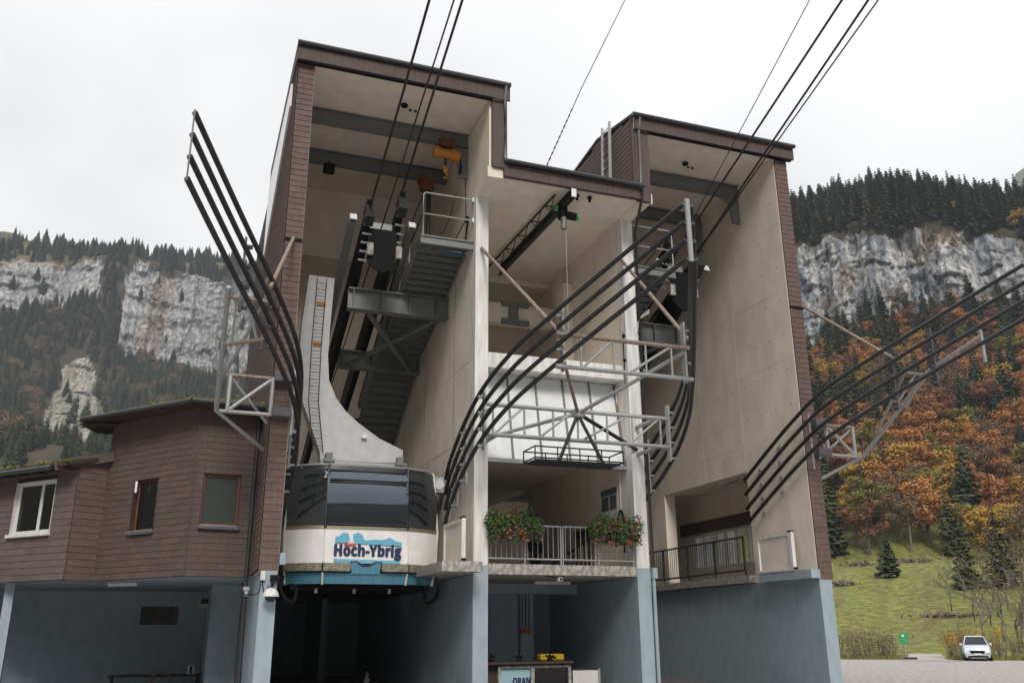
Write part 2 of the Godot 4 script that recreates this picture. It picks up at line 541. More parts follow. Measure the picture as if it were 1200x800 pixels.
func terrain():
	hn.seed = 4; hn.frequency = 0.0042; hn.fractal_octaves = 3
	cells.seed = 12; cells.noise_type = FastNoiseLite.TYPE_SIMPLEX_SMOOTH; cells.fractal_type = FastNoiseLite.FRACTAL_RIDGED; cells.frequency = 0.020; cells.fractal_octaves = 4; cells.domain_warp_enabled = true; cells.domain_warp_amplitude = 7.0; cells.domain_warp_frequency = 0.03
	hn2.seed = 9; hn2.frequency = 0.011; hn2.fractal_octaves = 4
	hn2.seed = 9; hn2.frequency = 0.011; hn2.fractal_octaves = 4
	var azs := []
	var a := -180.0
	while a < 180.01:
		azs.append(a)
		if a >= -16.0 and a < 7.0: a += 0.13
		elif a >= 36.0 and a < 55.0: a += 0.1
		elif a >= -40.0 and a < 80.0: a += 1.0
		else: a += 5.0
		a = snappedf(a, 0.001)
	azs[azs.size() - 1] = 180.0
	var ts := []
	for i in 7:
		for k in ROWS[i + 1]: ts.append(i + float(k) / ROWS[i + 1])
	ts.append(7.0)
	var ground := Sh.new(true); var cliff := Sh.new(true)
	ground.smooth(); cliff.flat()
	var rows := []
	var rcol := []; var gcol := []; var rk := []
	for az in azs:
		var p := []; var rc := []; var gc := []; var r := []
		for t in ts:
			var pt := land(az, t)
			p.append(pt); rc.append(rock_color(az, t, pt)); gc.append(land_color(az, t)); r.append(rockiness(az, t))
		rows.append(p); rcol.append(rc); gcol.append(gc); rk.append(r)
	for i in azs.size() - 1:
		for j in ts.size() - 1:
			var rocky: float = (rk[i][j] + rk[i + 1][j] + rk[i][j + 1] + rk[i + 1][j + 1]) * 0.25
			var s: Sh = cliff if rocky > 0.5 else ground
			var cc: Array = rcol if rocky > 0.5 else gcol
			for q in [[0, 0], [1, 1], [1, 0], [0, 0], [0, 1], [1, 1]]:
				s.st.set_color(cc[i + q[0]][j + q[1]])
				s.st.add_vertex(rows[i + q[0]][j + q[1]])
	# the flat valley floor inside the first row
	ground.st.set_color(Color(0.16, 0.155, 0.05))
	for i in azs.size() - 1:
		ground.tri(Vector3(0, -0.02, 0), rows[i + 1][0], rows[i][0])
	setting("ground", ground, M.terrain)
	setting("cliff", cliff, M.rock)
	# car park
	var s := Sh.new()
	for i in 48:
		var p0 := Vector3(sin(TAU * i / 48), 0, -cos(TAU * i / 48)); var p1 := Vector3(sin(TAU * (i + 1) / 48), 0, -cos(TAU * (i + 1) / 48))
		var e0 := 71.0 + 0.9 * sin(i * 2.7); var e1 := 71.0 + 0.9 * sin((i + 1) % 48 * 2.7)
		s.tri(Vector3(0, 0.02, 0), p1 * 35.0 + Vector3(0, 0.02, 0), p0 * 35.0 + Vector3(0, 0.02, 0))
		s.quad(p0 * 35.0 + Vector3(0, 0.02, 0), p1 * 35.0 + Vector3(0, 0.02, 0), p1 * e1 + Vector3(0, -0.32, 0), p0 * e0 + Vector3(0, -0.32, 0))
	setting("car_park", s, M.asphalt)
	s = Sh.new()
	var pz := [[67.0, 42.3, 45.4, -0.268], [70.0, 42.4, 44.9, -0.295], [75.0, 42.6, 44.5, -0.34], [80.0, 42.7, 44.3, -0.08], [88.0, 42.8, 44.2, 0.55]]
	for i in 4:
		var q := []
		for e in [[i, 1], [i, 2], [i + 1, 2], [i + 1, 1]]:
			var an: float = deg_to_rad(pz[e[0]][e[1]])
			q.append(Vector3(sin(an) * pz[e[0]][0], pz[e[0]][3], -cos(an) * pz[e[0]][0]))
		s.quad(q[0], q[1], q[2], q[3])
	setting("path", s, M.path)
	s = Sh.new()
	for k in 2:
		var o := Vector3(30.6 + 2.2 * k, 0.026, -32.6 + 9.0 * k)
		var dx := Vector3(0.55, 0, 0.4)
		s.quad(o, o + dx * 0.9, o + dx * 0.9 + Vector3(0.16, 0, -0.2), o + Vector3(0.16, 0, -0.2))
	setting("road_marking", s, M.road_paint)
	# bare brown summit far behind the wood
	s = Sh.new(true)
	s.smooth()
	for i in 40:
		for j in 14:
			for q in [[0, 0], [1, 1], [1, 0], [0, 0], [0, 1], [1, 1]]:
				var u: float = (i + q[0]) / 40.0; var v: float = (j + q[1]) / 14.0
				var an := deg_to_rad(lerpf(48.0, 64.0, u))
				var top: float = 835.0 + 350.0 * u + hn.get_noise_2d(u * 900.0, 3.0) * 15.0
				var d := lerpf(1650.0, 2050.0, v) + hn.get_noise_2d(u * 1300.0, v * 500.0) * 90.0
				s.st.set_color(Color(0.22, 0.165, 0.10).lerp(Color(0.13, 0.13, 0.06), clampf(0.5 + hn2.get_noise_2d(u * 600.0, v * 400.0) * 1.5, 0, 1)))
				s.st.add_vertex(Vector3(sin(an) * d, lerpf(200.0, top, v), -cos(an) * d))
	setting("far_mountain", s, M.terrain)

# ------------------------------------------------------------------ shingle cladding
func shingles(parent: Node3D, a: Vector3, b: Vector3, y0: float, y1: float, family: String, holes: Array, course: float, width: float, budget: Array, rest: Sh, skew := 0.0):
	# pieces hung on the wall from a to b (seen from outside a is on the left hand), bottom course first
	var u := (b - a); u.y = 0
	var L := u.length()
	u = u.normalized()
	var n := u.cross(Vector3.UP)                        # out of the wall is -(this)
	var out := Vector3(u.z, 0, -u.x) * -1.0
	if out.dot(n) < 0: out = n
	var rows := int(ceil((y1 - y0) / course))
	for r in rows:
		var yb := y0 + r * course
		var yt := minf(yb + course, y1)
		var x := -width * (0.0 if r % 2 == 0 else 0.5) + skew - (width if skew > 0.0 else 0.0)
		while x < L - 0.005:
			var x0 := maxf(x, 0.0); var x1 := minf(x + width, L)
			x += width
			if x1 - x0 < 0.02: continue
			var spans := [[x0, x1]]
			for h in holes:                             # u0, u1, y0, y1
				if yt <= h[2] + 0.01 or yb >= h[3] - 0.01: continue
				var nxt := []
				for sp in spans:
					if sp[1] <= h[0] or sp[0] >= h[1]: nxt.append(sp)
					else:
						if sp[0] < h[0]: nxt.append([sp[0], h[0]])
						if sp[1] > h[1]: nxt.append([h[1], sp[1]])
				spans = nxt
			for sp in spans:
				var w: float = sp[1] - sp[0] - 0.003
				if w < 0.015: continue
				var lift := rng.randf_range(0.0, 0.004)
				var dy := rng.randf_range(-0.004, 0.004)
				var c: Vector3 = a + u * (sp[0] + sp[1]) * 0.5 + out * (0.013 + lift)
				c.y = (yb + yt) * 0.5 + 0.012 + dy
				var bs := Basis(u, Vector3.UP, u.cross(Vector3.UP))
				bs = bs.rotated(u, -0.075 if out.dot(u.cross(Vector3.UP)) > 0 else 0.075)
				var size := Vector3(w, yt - yb + 0.024, 0.012)
				if budget[0] > 0:
					budget[0] -= 1
					var o := MeshInstance3D.new()
					o.mesh = unit_shingle()
					o.material_override = M[family + str([1, 1, 0, 2, 1, 2, 0, 3][rng.randi() % 8])]
					o.name = "shingle"
					parent.add_child(o, true)
					o.transform = Transform3D(bs.scaled_local(size), c - parent.position)
				else:
					rest.box(c, size, bs)

var _unit: ArrayMesh
func unit_shingle() -> ArrayMesh:
	if _unit == null:
		var s := Sh.new()
		s.box(Vector3.ZERO, Vector3.ONE)
		_unit = s.done()
	return _unit

# ------------------------------------------------------------------ station building
const ZF := -21.0      # front of the outer walls
const ZP := -22.2      # front of the piers beside the middle bay
func station():
	var b := thing("cable_car_station", "tall open-fronted concrete cable car station with brown shingled edges and blue base", "building", Vector3(9.4, 0, -24))
	# outer walls: concrete core, beige inside
	exb(b, "outer_wall", 1.68, 2.07, 2.95, 16.1, -21.03, -34.0, M.plaster)
	exb(b, "base_wall", 1.70, 2.06, 0.0, 2.948, -20.98, -38.0, M.blue)
	exb(b, "outer_wall", 16.62, 17.05, 3.0, 16.05, -21.03, -23.95, M.plaster)
	exb(b, "outer_wall", 16.62, 17.05, 6.41, 16.05, -23.952, -40.0, M.plaster)
	exb(b, "outer_wall", 16.62, 17.05, 3.0, 6.408, -29.25, -40.0, M.plaster)
	exb(b, "pier_base", 16.61, 17.02, 0.0, 2.998, -20.98, -21.2, M.blue)
	exb(b, "base_wall", 16.613, 17.02, 0.0, 2.998, -21.202, -40.0, M.blue)
	exb(b, "ledge", 16.30, 16.60, 2.99, 3.22, -20.9, -23.3, M.blue)
	# piers and the walls behind them
	for x in [7.0, 11.65]:
		exb(b, "pier", x, x + 0.38, 3.25, 13.66, ZP, ZP - 0.42, M.cream)
		exb(b, "dividing_wall", x + 0.003, x + 0.377, 3.25, 13.66, ZP - 0.422, -40.0 if x < 8.0 else -30.0, M.plaster)
		exb(b, "pier_base", x - 0.01, x + 0.39, 0.0, 3.248, ZP + 0.01, ZP - 0.42, M.blue)
		exb(b, "base_wall", x, x + 0.38, 0.0, 3.02, ZP - 0.422, -38.0, M.blue)
	exb(b, "pier", 11.66, 12.02, 3.3, 6.55, -30.002, -30.4, M.cream)
	# upper stretches of the dividing walls come forward under the roofs
	exb(b, "dividing_wall", 7.0, 7.38, 13.662, 16.05, -21.02, -34.0, M.plaster)
	exb(b, "dividing_wall", 11.65, 12.05, 13.662, 16.05, -21.02, -34.0, M.plaster)
	# mouldings of formwork joints on the dividing wall
	for z in [-24.2, -27.6]:
		exb(b, "wall_joint", 6.994, 7.002, 3.3, 13.0, z, z - 0.02, M.dark_plaster)
	for k in 5:
		exb(b, "formwork_fin", 16.616, 16.621, 5.0 + k * 2.2, 5.008 + k * 2.2, -21.05, -23.94 if k == 0 else -27.9, M.plaster)
		exb(b, "formwork_fin", 6.996, 7.001, 4.6 + k * 2.1, 4.608 + k * 2.1, -22.7, -30.0, M.plaster)
	for k in 2:
		exb(b, "formwork_fin", 16.617, 16.621, 6.45, 16.0, -23.96 - k * 2.4, -23.966 - k * 2.4, M.plaster)
	var ties := Sh.new()
	for i in 9:
		for j in 8:
			ties.tube([v3(16.622, 6.9 + j * 1.1, -21.4 - i * 0.75), v3(16.612, 6.9 + j * 1.1, -21.4 - i * 0.75)], 0.022, 6)
	put(b, "tie_hole_plugs", ties, M.dark_plaster).set_meta("kind", "stuff")
	# roofs
	var s := Sh.new()
	s.ext(1.60, 7.50, 16.10, 16.52, -20.86, -28.2)
	put(b, "roof", s, M.ceiling)
	exb(b, "roof_covering", 1.56, 7.56, 16.525, 16.64, -20.80, -28.25, M.roofing)
	exb(b, "fascia", 1.58, 7.56, 16.08, 16.50, -20.80, -20.858, M.fascia)
	exb(b, "fascia", 1.56, 1.597, 16.08, 16.52, -20.86, -28.2, M.fascia)
	exb(b, "fascia", 7.06, 7.50, 13.95, 16.078, -20.90, -21.015, M.fascia)
	s = Sh.new()
	s.ext(6.95, 12.1, 13.66, 13.98, -20.98, -21.02)
	s.ext(7.385, 11.645, 13.68, 13.98, -21.022, -28.2)
	put(b, "roof", s, M.ceiling)
	exb(b, "roof_covering", 7.40, 11.6, 14.09, 14.16, -20.80, -28.2, M.roofing)
	exb(b, "fascia", 7.40, 11.68, 13.68, 14.04, -20.84, -20.976, M.fascia)
	# right-hand roof rises a little to a ridge and falls away behind
	s = Sh.new()
	for k in 2:
		var z0: float = [-20.86, -23.3][k]; var z1: float = [-23.3, -34.0][k]
		var y0: float = [16.42, 16.92][k]; var y1: float = [16.92, 15.9][k]
		s.hexa([v3(11.56, 16.06, z0), v3(17.2, 16.06, z0), v3(17.2, minf(16.06, y1 - 0.1), z1), v3(11.56, minf(16.06, y1 - 0.1), z1),
			v3(11.56, y0, z0), v3(17.2, y0, z0), v3(17.2, y1, z1), v3(11.56, y1, z1)])
	put(b, "roof", s, M.ceiling)
	s = Sh.new()
	for k in 2:
		var z0: float = [-20.78, -23.32][k]; var z1: float = [-23.32, -34.05][k]
		var y0: float = [16.44, 16.96][k]; var y1: float = [16.96, 15.94][k]
		s.hexa([v3(11.50, y0, z0), v3(17.26, y0, z0), v3(17.26, y1, z1), v3(11.50, y1, z1),
			v3(11.50, y0 + 0.09, z0), v3(17.26, y0 + 0.09, z0), v3(17.26, y1 + 0.09, z1), v3(11.50, y1 + 0.09, z1)])
	put(b, "roof_covering", s, M.roofing)
	exb(b, "fascia", 11.56, 17.26, 16.00, 16.44, -20.79, -20.858, M.fascia)
	exb(b, "fascia", 11.57, 12.02, 13.66, 15.998, -20.90, -21.016, M.fascia)
	# roof hatches seen against the sky
	exb(b, "roof_hatch", 3.75, 4.25, 16.64, 16.78, -21.2, -21.9, M.dark_steel)
	exb(b, "roof_hatch", 14.2, 14.7, 16.62, 16.75, -21.2, -21.9, M.dark_steel)
	exb(b, "roof_hatch", 9.55, 10.15, 14.165, 14.24, -21.1, -21.8, M.dark_steel)
	# ceiling edge battens
	exb(b, "drip_edge", 1.60, 7.05, 16.05, 16.10, -20.80, -20.95, M.black)
	exb(b, "drip_edge", 12.03, 17.2, 15.97, 16.02, -20.80, -20.95, M.black)
	# inner upper back walls and beams
	exb(b, "back_wall", 2.08, 6.99, 13.78, 16.098, -28.0, -28.2, M.plaster)
	exb(b, "back_wall", 12.06, 16.61, 13.78, 16.05, -28.0, -28.2, M.plaster)
	exb(b, "back_wall", 2.08, 6.99, 3.3, 13.775, -39.0, -39.2, M.plaster)
	exb(b, "back_wall", 12.06, 16.61, 3.3, 13.775, -39.0, -39.2, M.plaster)
	exb(b, "back_roof", 2.08, 6.99, 13.6, 13.78, -28.0, -39.0, M.ceiling)
	exb(b, "back_roof", 12.06, 16.61, 13.6, 13.78, -28.0, -39.0, M.ceiling)
	exb(b, "back_roof", 7.385, 11.645, 13.5, 13.679, -28.0, -39.0, M.ceiling)
	for z in [-23.05, -25.4]:
		s = Sh.new(); s.ibeam(v3(2.08, 15.86, z), v3(6.99, 15.86, z), 0.24, 0.42)
		put(b, "roof_beam", s, M.steel)
		s = Sh.new(); s.ibeam(v3(12.06, 15.80, z), v3(16.61, 15.80, z), 0.24, 0.42)
		put(b, "roof_beam", s, M.steel)
		for x in [6.72, 16.30]:
			if x < 10.0 and z < -24.0: continue
			s = Sh.new()
			s.extr([Vector2(0, 0), Vector2(0.28, 0), Vector2(0.28, 1.0), Vector2(-0.45, 1.0), Vector2(-0.45, 0.92), Vector2(-0.1, 0.72)], v3(x, 14.62, z - 0.03), Vector3.RIGHT, Vector3.UP, 0.06)
			put(b, "beam_bracket", s, M.steel)
	# middle bay, upper room
	exb(b, "back_wall", 7.385, 11.645, 9.05, 13.675, -30.2, -30.4, M.plaster)
	exb(b, "cross_beam", 7.385, 11.645, 11.72, 12.42, -27.2, -27.6, M.plaster)
	s = Sh.new()
	s.ext(9.78, 10.12, 11.70, 12.44, -27.12, -27.198); s.ext(9.5, 10.5, 12.30, 12.46, -27.10, -27.18); s.ext(9.5, 10.5, 11.64, 11.82, -27.08, -27.18)
	put(b, "beam_strap", s, M.steel)
	exb(b, "duct", 11.28, 11.64, 9.05, 12.9, -25.9, -26.5, M.plaster)
	exb(b, "upper_floor", 7.385, 11.645, 8.60, 9.03, -22.45, -22.75, M.cream)
	exb(b, "upper_floor", 7.385, 11.645, 8.62, 9.0, -22.752, -30.2, M.white_wall)
	# leaning screen of white panels under the upper floor
	var zt := -23.12; var zb := -22.62; var yt := 8.6; var yb := 6.10
	var dn := (v3(0, yb, zb) - v3(0, yt, zt)).normalized()
	var nn := Vector3.RIGHT.cross(dn) * -1.0
	for c in 5:
		for r in 2:
			var x0 := 7.39 + c * 0.851
			var f0: float = [0.0, 0.40][r]; var f1: float = [0.395, 1.0][r]
			var a0 := v3(0, yt, zt).lerp(v3(0, yb, zb), f0); var a1 := v3(0, yt, zt).lerp(v3(0, yb, zb), f1)
			s = Sh.new()
			s.bar(a0 + Vector3(x0 + 0.425, 0, 0), a1 + Vector3(x0 + 0.425, 0, 0), 0.836, 0.03, nn)
			put(b, "screen_panel", s, M.panel)
	for c in 6:
		s = Sh.new()
		var x := clampf(7.385 + c * 0.851, 7.42, 11.61)
		s.bar(v3(x, yt, zt + 0.04), v3(x, yb, zb + 0.04), 0.05, 0.05, nn)
		put(b, "screen_post", s, M.steel)
	exb(b, "screen_rail", 7.385, 11.645, 5.98, 6.09, -22.52, -22.68, M.galv)
	exb(b, "ceiling", 7.385, 11.645, 6.50, 6.6, -23.2, -38.9, M.ceiling)
	exb(b, "back_wall", 7.385, 12.0, 3.3, 6.5, -38.9, -39.1, M.plaster)
	# balcony slabs
	exb(b, "balcony_slab", 7.395, 11.635, 3.03, 3.29, -22.19, -39.2, M.concrete)
	exb(b, "dock_slab", 5.95, 6.985, 3.03, 3.27, -21.4, -23.9, M.concrete)
	exb(b, "dock_slab", 6.75, 6.985, 3.03, 3.27, -23.902, -30.5, M.concrete)
	exb(b, "dock_slab", 2.08, 6.985, 3.0, 3.25, -30.502, -39.0, M.concrete)
	exb(b, "dock_slab", 12.06, 12.3, 3.0, 3.25, -23.0, -31.0, M.concrete)
	exb(b, "dock_slab", 12.06, 16.6, 3.0, 3.25, -31.002, -39.0, M.concrete)
	# side room on the right seen through the opening
	exb(b, "room_floor", 16.4, 18.3, 3.02, 3.24, -23.95, -33.0, M.concrete)
	exb(b, "room_ceiling", 17.052, 18.3, 6.42, 6.6, -23.7, -33.0, M.ceiling)
	exb(b, "room_wall", 17.052, 18.3, 3.24, 6.42, -23.7, -23.9, M.plaster)
	exb(b, "room_wall", 17.052, 18.3, 3.24, 6.42, -31.2, -31.4, M.plaster)
	exb(b, "room_wall", 18.1, 18.3, 3.24, 3.75, -23.902, -31.198, M.plaster)
	exb(b, "room_wall", 18.1, 18.3, 5.05, 6.42, -23.902, -31.198, M.plaster)
	exb(b, "room_wall", 18.1, 18.3, 3.75, 5.05, -29.902, -31.198, M.plaster)
	exb(b, "room_wall", 18.1, 18.3, 3.75, 5.05, -23.902, -24.2, M.plaster)
	exb(b, "pelmet", 17.98, 18.098, 5.06, 5.48, -23.95, -30.6, M.fascia)
	for k in 4:
		var z0 := -24.2 - k * 1.425
		var w := Node3D.new(); w.name = "window"; b.add_child(w, true)
		s = Sh.new()
		s.ext(18.12, 18.2, 3.75, 3.85, z0, z0 - 1.425); s.ext(18.12, 18.2, 4.96, 5.05, z0, z0 - 1.425)
		s.ext(18.121, 18.201, 3.85, 4.96, z0, z0 - 0.10); s.ext(18.121, 18.201, 3.85, 4.96, z0 - 1.325, z0 - 1.425); s.ext(18.121, 18.201, 3.85, 4.96, z0 - 0.68, z0 - 0.76)
		put(w, "frame", s, M.cream)
		exb(w, "pane", 18.15, 18.16, 3.85, 4.96, z0 - 0.1, z0 - 1.325, M.clear)
		if k > 1:
			s = Sh.new()
			for q in 24:
				var za := z0 - 0.12 - q * 0.05; var xa := 18.23 + 0.02 * sin(q * 1.3); var xb := 18.23 + 0.02 * sin((q + 1) * 1.3)
				s.quad(v3(xa, 3.86, za), v3(xb, 3.86, za - 0.05), v3(xb, 4.95, za - 0.05), v3(xa, 4.95, za))
			put(w, "curtain", s, M.curtain)
	# basement rooms behind the piers
	for q in [[2.06, 7.0, -37.6], [7.39, 11.64, -28.5], [12.04, 16.61, -37.6]]:
		exb(b, "ground_slab", q[0], q[1], 0.0, 0.045, -22.3, q[2], M.slab)
	exb(b, "basement_wall", 2.08, 6.98, 0.0, 3.0, -37.6, -37.8, M.blue)
	exb(b, "basement_wall", 7.385, 11.645, 0.0, 3.0, -28.5, -28.7, M.blue)
	exb(b, "basement_wall", 12.06, 16.6, 0.0, 3.0, -37.6, -37.8, M.blue)
	exb(b, "basement_wall", 4.9, 5.1, 0.0, 2.79, -33.4, -37.58, M.blue)
	exb(b, "basement_ceiling", 2.08, 6.74, 2.80, 2.98, -30.3, -37.58, M.blue)
	for k in 14:
		exb(b, "siding_board", 8.95, 9.88, 0.2 + k * 0.2, 0.396 + k * 0.2, -26.75, -26.80 - 0.008 * (k % 2), M.blue)
	exb(b, "column", 9.90, 10.32, 0.0, 3.02, -26.6, -27.0, M.blue)
	exb(b, "basement_beam", 7.385, 11.645, 2.72, 3.02, -26.2, -26.58, M.blue)
	# shingles on the wall ends
	var budget := [300]
	var rest := Sh.new()
	exb(b, "cladding_board", 1.66, 2.055, 2.97, 16.06, -20.999, -21.028, M.backing)
	exb(b, "cladding_board", 16.64, 17.07, 2.97, 15.98, -20.999, -21.028, M.backing)
	exb(b, "cladding_board", 1.63, 1.678, 2.97, 16.06, -21.03, -34.0, M.backing)
	exb(b, "cladding_board", 11.59, 11.648, 14.17, 16.4, -21.03, -28.2, M.backing)
	shingles(b, v3(1.64, 0, -20.998), v3(2.06, 0, -20.998), 2.96, 10.9, "shingle", [], 0.16, 0.28, budget, rest)
	shingles(b, v3(16.63, 0, -20.998), v3(17.08, 0, -20.998), 2.96, 10.9, "shingle", [], 0.16, 0.28, budget, rest)
	shingles(b, v3(1.64, 0, -20.998), v3(2.06, 0, -20.998), 11.0, 16.06, "shingle", [], 0.16, 0.28, budget, rest)
	shingles(b, v3(16.63, 0, -20.998), v3(17.08, 0, -20.998), 11.0, 15.98, "shingle", [], 0.16, 0.28, budget, rest)
	shingles(b, v3(1.625, 0, -29.0), v3(1.625, 0, -21.0), 2.96, 16.06, "shingle", [], 0.16, 0.42, [0], rest)
	for k in 17:
		var y := 14.2 + k * 0.16
		var z0 := -21.06; var z1 := -31.0
		if y + 0.16 > 16.44: z0 = minf(z0, -20.8 - (y + 0.16 - 16.44) / 0.52 * 2.5)
		z1 = maxf(z1, -23.3 - (16.96 - y - 0.16) / 1.02 * 10.7)
		if z1 < z0: rest.box(v3(11.532, y + 0.08, (z0 + z1) * 0.5), Vector3(0.014, 0.175, z0 - z1), Basis(Vector3.BACK, -0.07))
	var so := put(b, "shingle_cladding", rest, M.shingle1)
	s = Sh.new()
	s.extr([Vector2(21.0, 14.17), Vector2(31.0, 14.17), Vector2(31.0, 16.2), Vector2(23.3, 16.95), Vector2(21.0, 16.46)], v3(11.556, 0, 0), Vector3.FORWARD, Vector3.UP, 0.02)
	put(b, "gable_board", s, M.backing)
	so.set_meta("kind", "stuff")
	exb(b, "flashing", 1.62, 2.06, 10.92, 10.98, -20.95, -21.0, M.black)
	exb(b, "flashing", 16.63, 17.10, 10.92, 10.98, -20.95, -21.0, M.black)
	exb(b, "corner_board", 11.50, 11.57, 14.16, 16.46, -20.92, -21.04, M.fascia)
	# pale sheet-metal field high on the outer side wall
	s = Sh.new()
	for k in 7:
		var z0 := -21.9 - k * 0.9
		s.hexa([v3(1.545, 15.3 - 0.31 * k * 0.98, z0), v3(1.60, 15.3 - 0.31 * k * 0.98, z0), v3(1.60, 15.0 - 0.31 * k, z0 - 0.89), v3(1.545, 15.0 - 0.31 * k, z0 - 0.89),
			v3(1.545, 16.0, z0), v3(1.60, 16.0, z0), v3(1.60, 16.0, z0 - 0.89), v3(1.545, 16.0, z0 - 0.89)])
	put(b, "metal_sheet", s, M.sheet)
	# gutters and downpipes
	s = Sh.new(); s.tube([v3(1.55, 16.56, -20.74), v3(7.56, 16.56, -20.74)], 0.07, 8)
	put(b, "gutter", s, M.gutter)
	s = Sh.new(); s.tube([v3(7.42, 14.10, -20.74), v3(11.72, 14.06, -20.74)], 0.07, 8)
	put(b, "gutter", s, M.gutter)
	s = Sh.new(); s.tube([v3(11.46, 16.44, -20.72), v3(17.28, 16.44, -20.72)], 0.07, 8)
	put(b, "gutter", s, M.gutter)
	s = Sh.new(); s.tube([v3(7.42, 16.5, -20.74), v3(7.42, 16.1, -20.84), v3(7.42, 14.25, -20.86), v3(7.46, 14.12, -20.78)], 0.05, 8)
	put(b, "downpipe", s, M.steel)
	s = Sh.new(); s.tube([v3(11.70, 16.4, -20.74), v3(11.70, 16.0, -20.86), v3(11.70, 14.2, -20.86)], 0.05, 8)
	put(b, "downpipe", s, M.steel)
	s = Sh.new(); s.tube([v3(11.66, 14.02, -20.74), v3(11.68, 13.6, -20.9), v3(12.08, 13.2, -22.12), v3(12.10, 3.3, -22.14)], 0.045, 8)
	put(b, "downpipe", s, M.gutter)
	s = Sh.new(); s.tube([v3(12.10, 3.25, -22.14), v3(12.10, 0.0, -22.14)], 0.05, 8)
	put(b, "downpipe", s, M.blue)
	exb(b, "pipe_box", 12.045, 12.18, 2.98, 3.25, -22.05, -22.2, M.blue)

# ------------------------------------------------------------------ shingled annexe
func wall_quad(s: Sh, a: Vector2, b: Vector2, y0: float, y1: float, th: float, holes := []):
	# wall of thickness th behind the line a-b (outside on the right hand of b-a turned up), with window holes
	var L := (b - a).length()
	var u := (b - a) / L
	var n := Vector2(-u.y, u.x)
	var xs := [0.0, L]
	for h in holes: xs.append(h[0]); xs.append(h[1])
	xs.sort()
	for i in xs.size() - 1:
		if xs[i + 1] - xs[i] < 0.001: continue
		var mid: float = (xs[i] + xs[i + 1]) * 0.5
		var ys := [y0]
		for h in holes:
			if mid > h[0] and mid < h[1]: ys.append(h[2]); ys.append(h[3])
		ys.append(y1)
		for k in range(0, ys.size(), 2):
			var p := []
			for y in [ys[k], ys[k + 1]]:
				var q0: Vector2 = a + u * xs[i]; var q1: Vector2 = a + u * xs[i + 1]
				p.append(v3(q0.x, y, q0.y)); p.append(v3(q1.x, y, q1.y))
				p.append(v3(q1.x + n.x * -th, y, q1.y + n.y * -th)); p.append(v3(q0.x + n.x * -th, y, q0.y + n.y * -th))
			s.hexa(p)

func slab(s: Sh, poly: Array, y0: float, y1: float):
	var p2 := []
	for q in poly: p2.append(q)
	s.extr(p2, Vector3(0, y0, 0), Vector3.RIGHT, Vector3.BACK, -(y1 - y0))

func window(parent: Node3D, a: Vector2, b: Vector2, h: Array, fw: float, depth: float, frame: Material, pane: Material, mull := [], sill: Material = null):
	var L := (b - a).length()
	var u2 := (b - a) / L
	var u := v3(u2.x, 0, u2.y)
	var out := u.cross(Vector3.UP)
	var o := v3(a.x, 0, a.y)
	var w := Node3D.new(); w.name = "window"; parent.add_child(w, true)
	var c := func(x, y, d): return o + u * x + Vector3(0, y, 0) + out * d
	var bs := Basis(u, Vector3.UP, out)
	var W: float = h[1] - h[0]; var H: float = h[3] - h[2]
	var mx: float = (h[0] + h[1]) * 0.5; var my: float = (h[2] + h[3]) * 0.5
	var s := Sh.new()
	s.cbox(c.call(mx, h[2] + fw * 0.5, -depth), Vector3(W, fw, 0.07), 0.008, bs)
	s.cbox(c.call(mx, h[3] - fw * 0.5, -depth), Vector3(W, fw, 0.07), 0.008, bs)
	s.cbox(c.call(h[0] + fw * 0.5, my, -depth), Vector3(fw, H - 2 * fw, 0.068), 0.008, bs)
	s.cbox(c.call(h[1] - fw * 0.5, my, -depth), Vector3(fw, H - 2 * fw, 0.068), 0.008, bs)
	for m in mull: s.cbox(c.call(h[0] + W * m, my, -depth), Vector3(fw * 1.1, H - 2 * fw, 0.066), 0.008, bs)
	put(w, "frame", s, frame)
	s = Sh.new()
	s.box(c.call(mx, my, -depth), Vector3(W - 2 * fw, H - 2 * fw, 0.012), bs)
	put(w, "pane", s, pane)
	# reveal boards
	s = Sh.new()
	s.box(c.call(h[0] + 0.006, my, -depth * 0.5 + 0.02), Vector3(0.012, H, depth + 0.03), bs)
	s.box(c.call(h[1] - 0.006, my, -depth * 0.5 + 0.02), Vector3(0.012, H, depth + 0.03), bs)
	s.box(c.call(mx, h[3] - 0.006, -depth * 0.5 + 0.02), Vector3(W - 0.024, 0.012, depth + 0.03), bs)
	put(w, "reveal", s, frame if mull.size() > 0 else M.dark_wood)
	if sill != null:
		s = Sh.new()
		s.cbox(c.call(mx, h[2] - 0.045, 0.045), Vector3(W + 0.08, 0.09, 0.15), 0.012, bs)
		put(w, "sill", s, sill)
		s = Sh.new()
		s.box(c.call(mx, h[2] + 0.006, 0.0), Vector3(W - 0.03, 0.012, 0.12), bs)
		put(w, "sill_plate", s, M.panel)
	return w

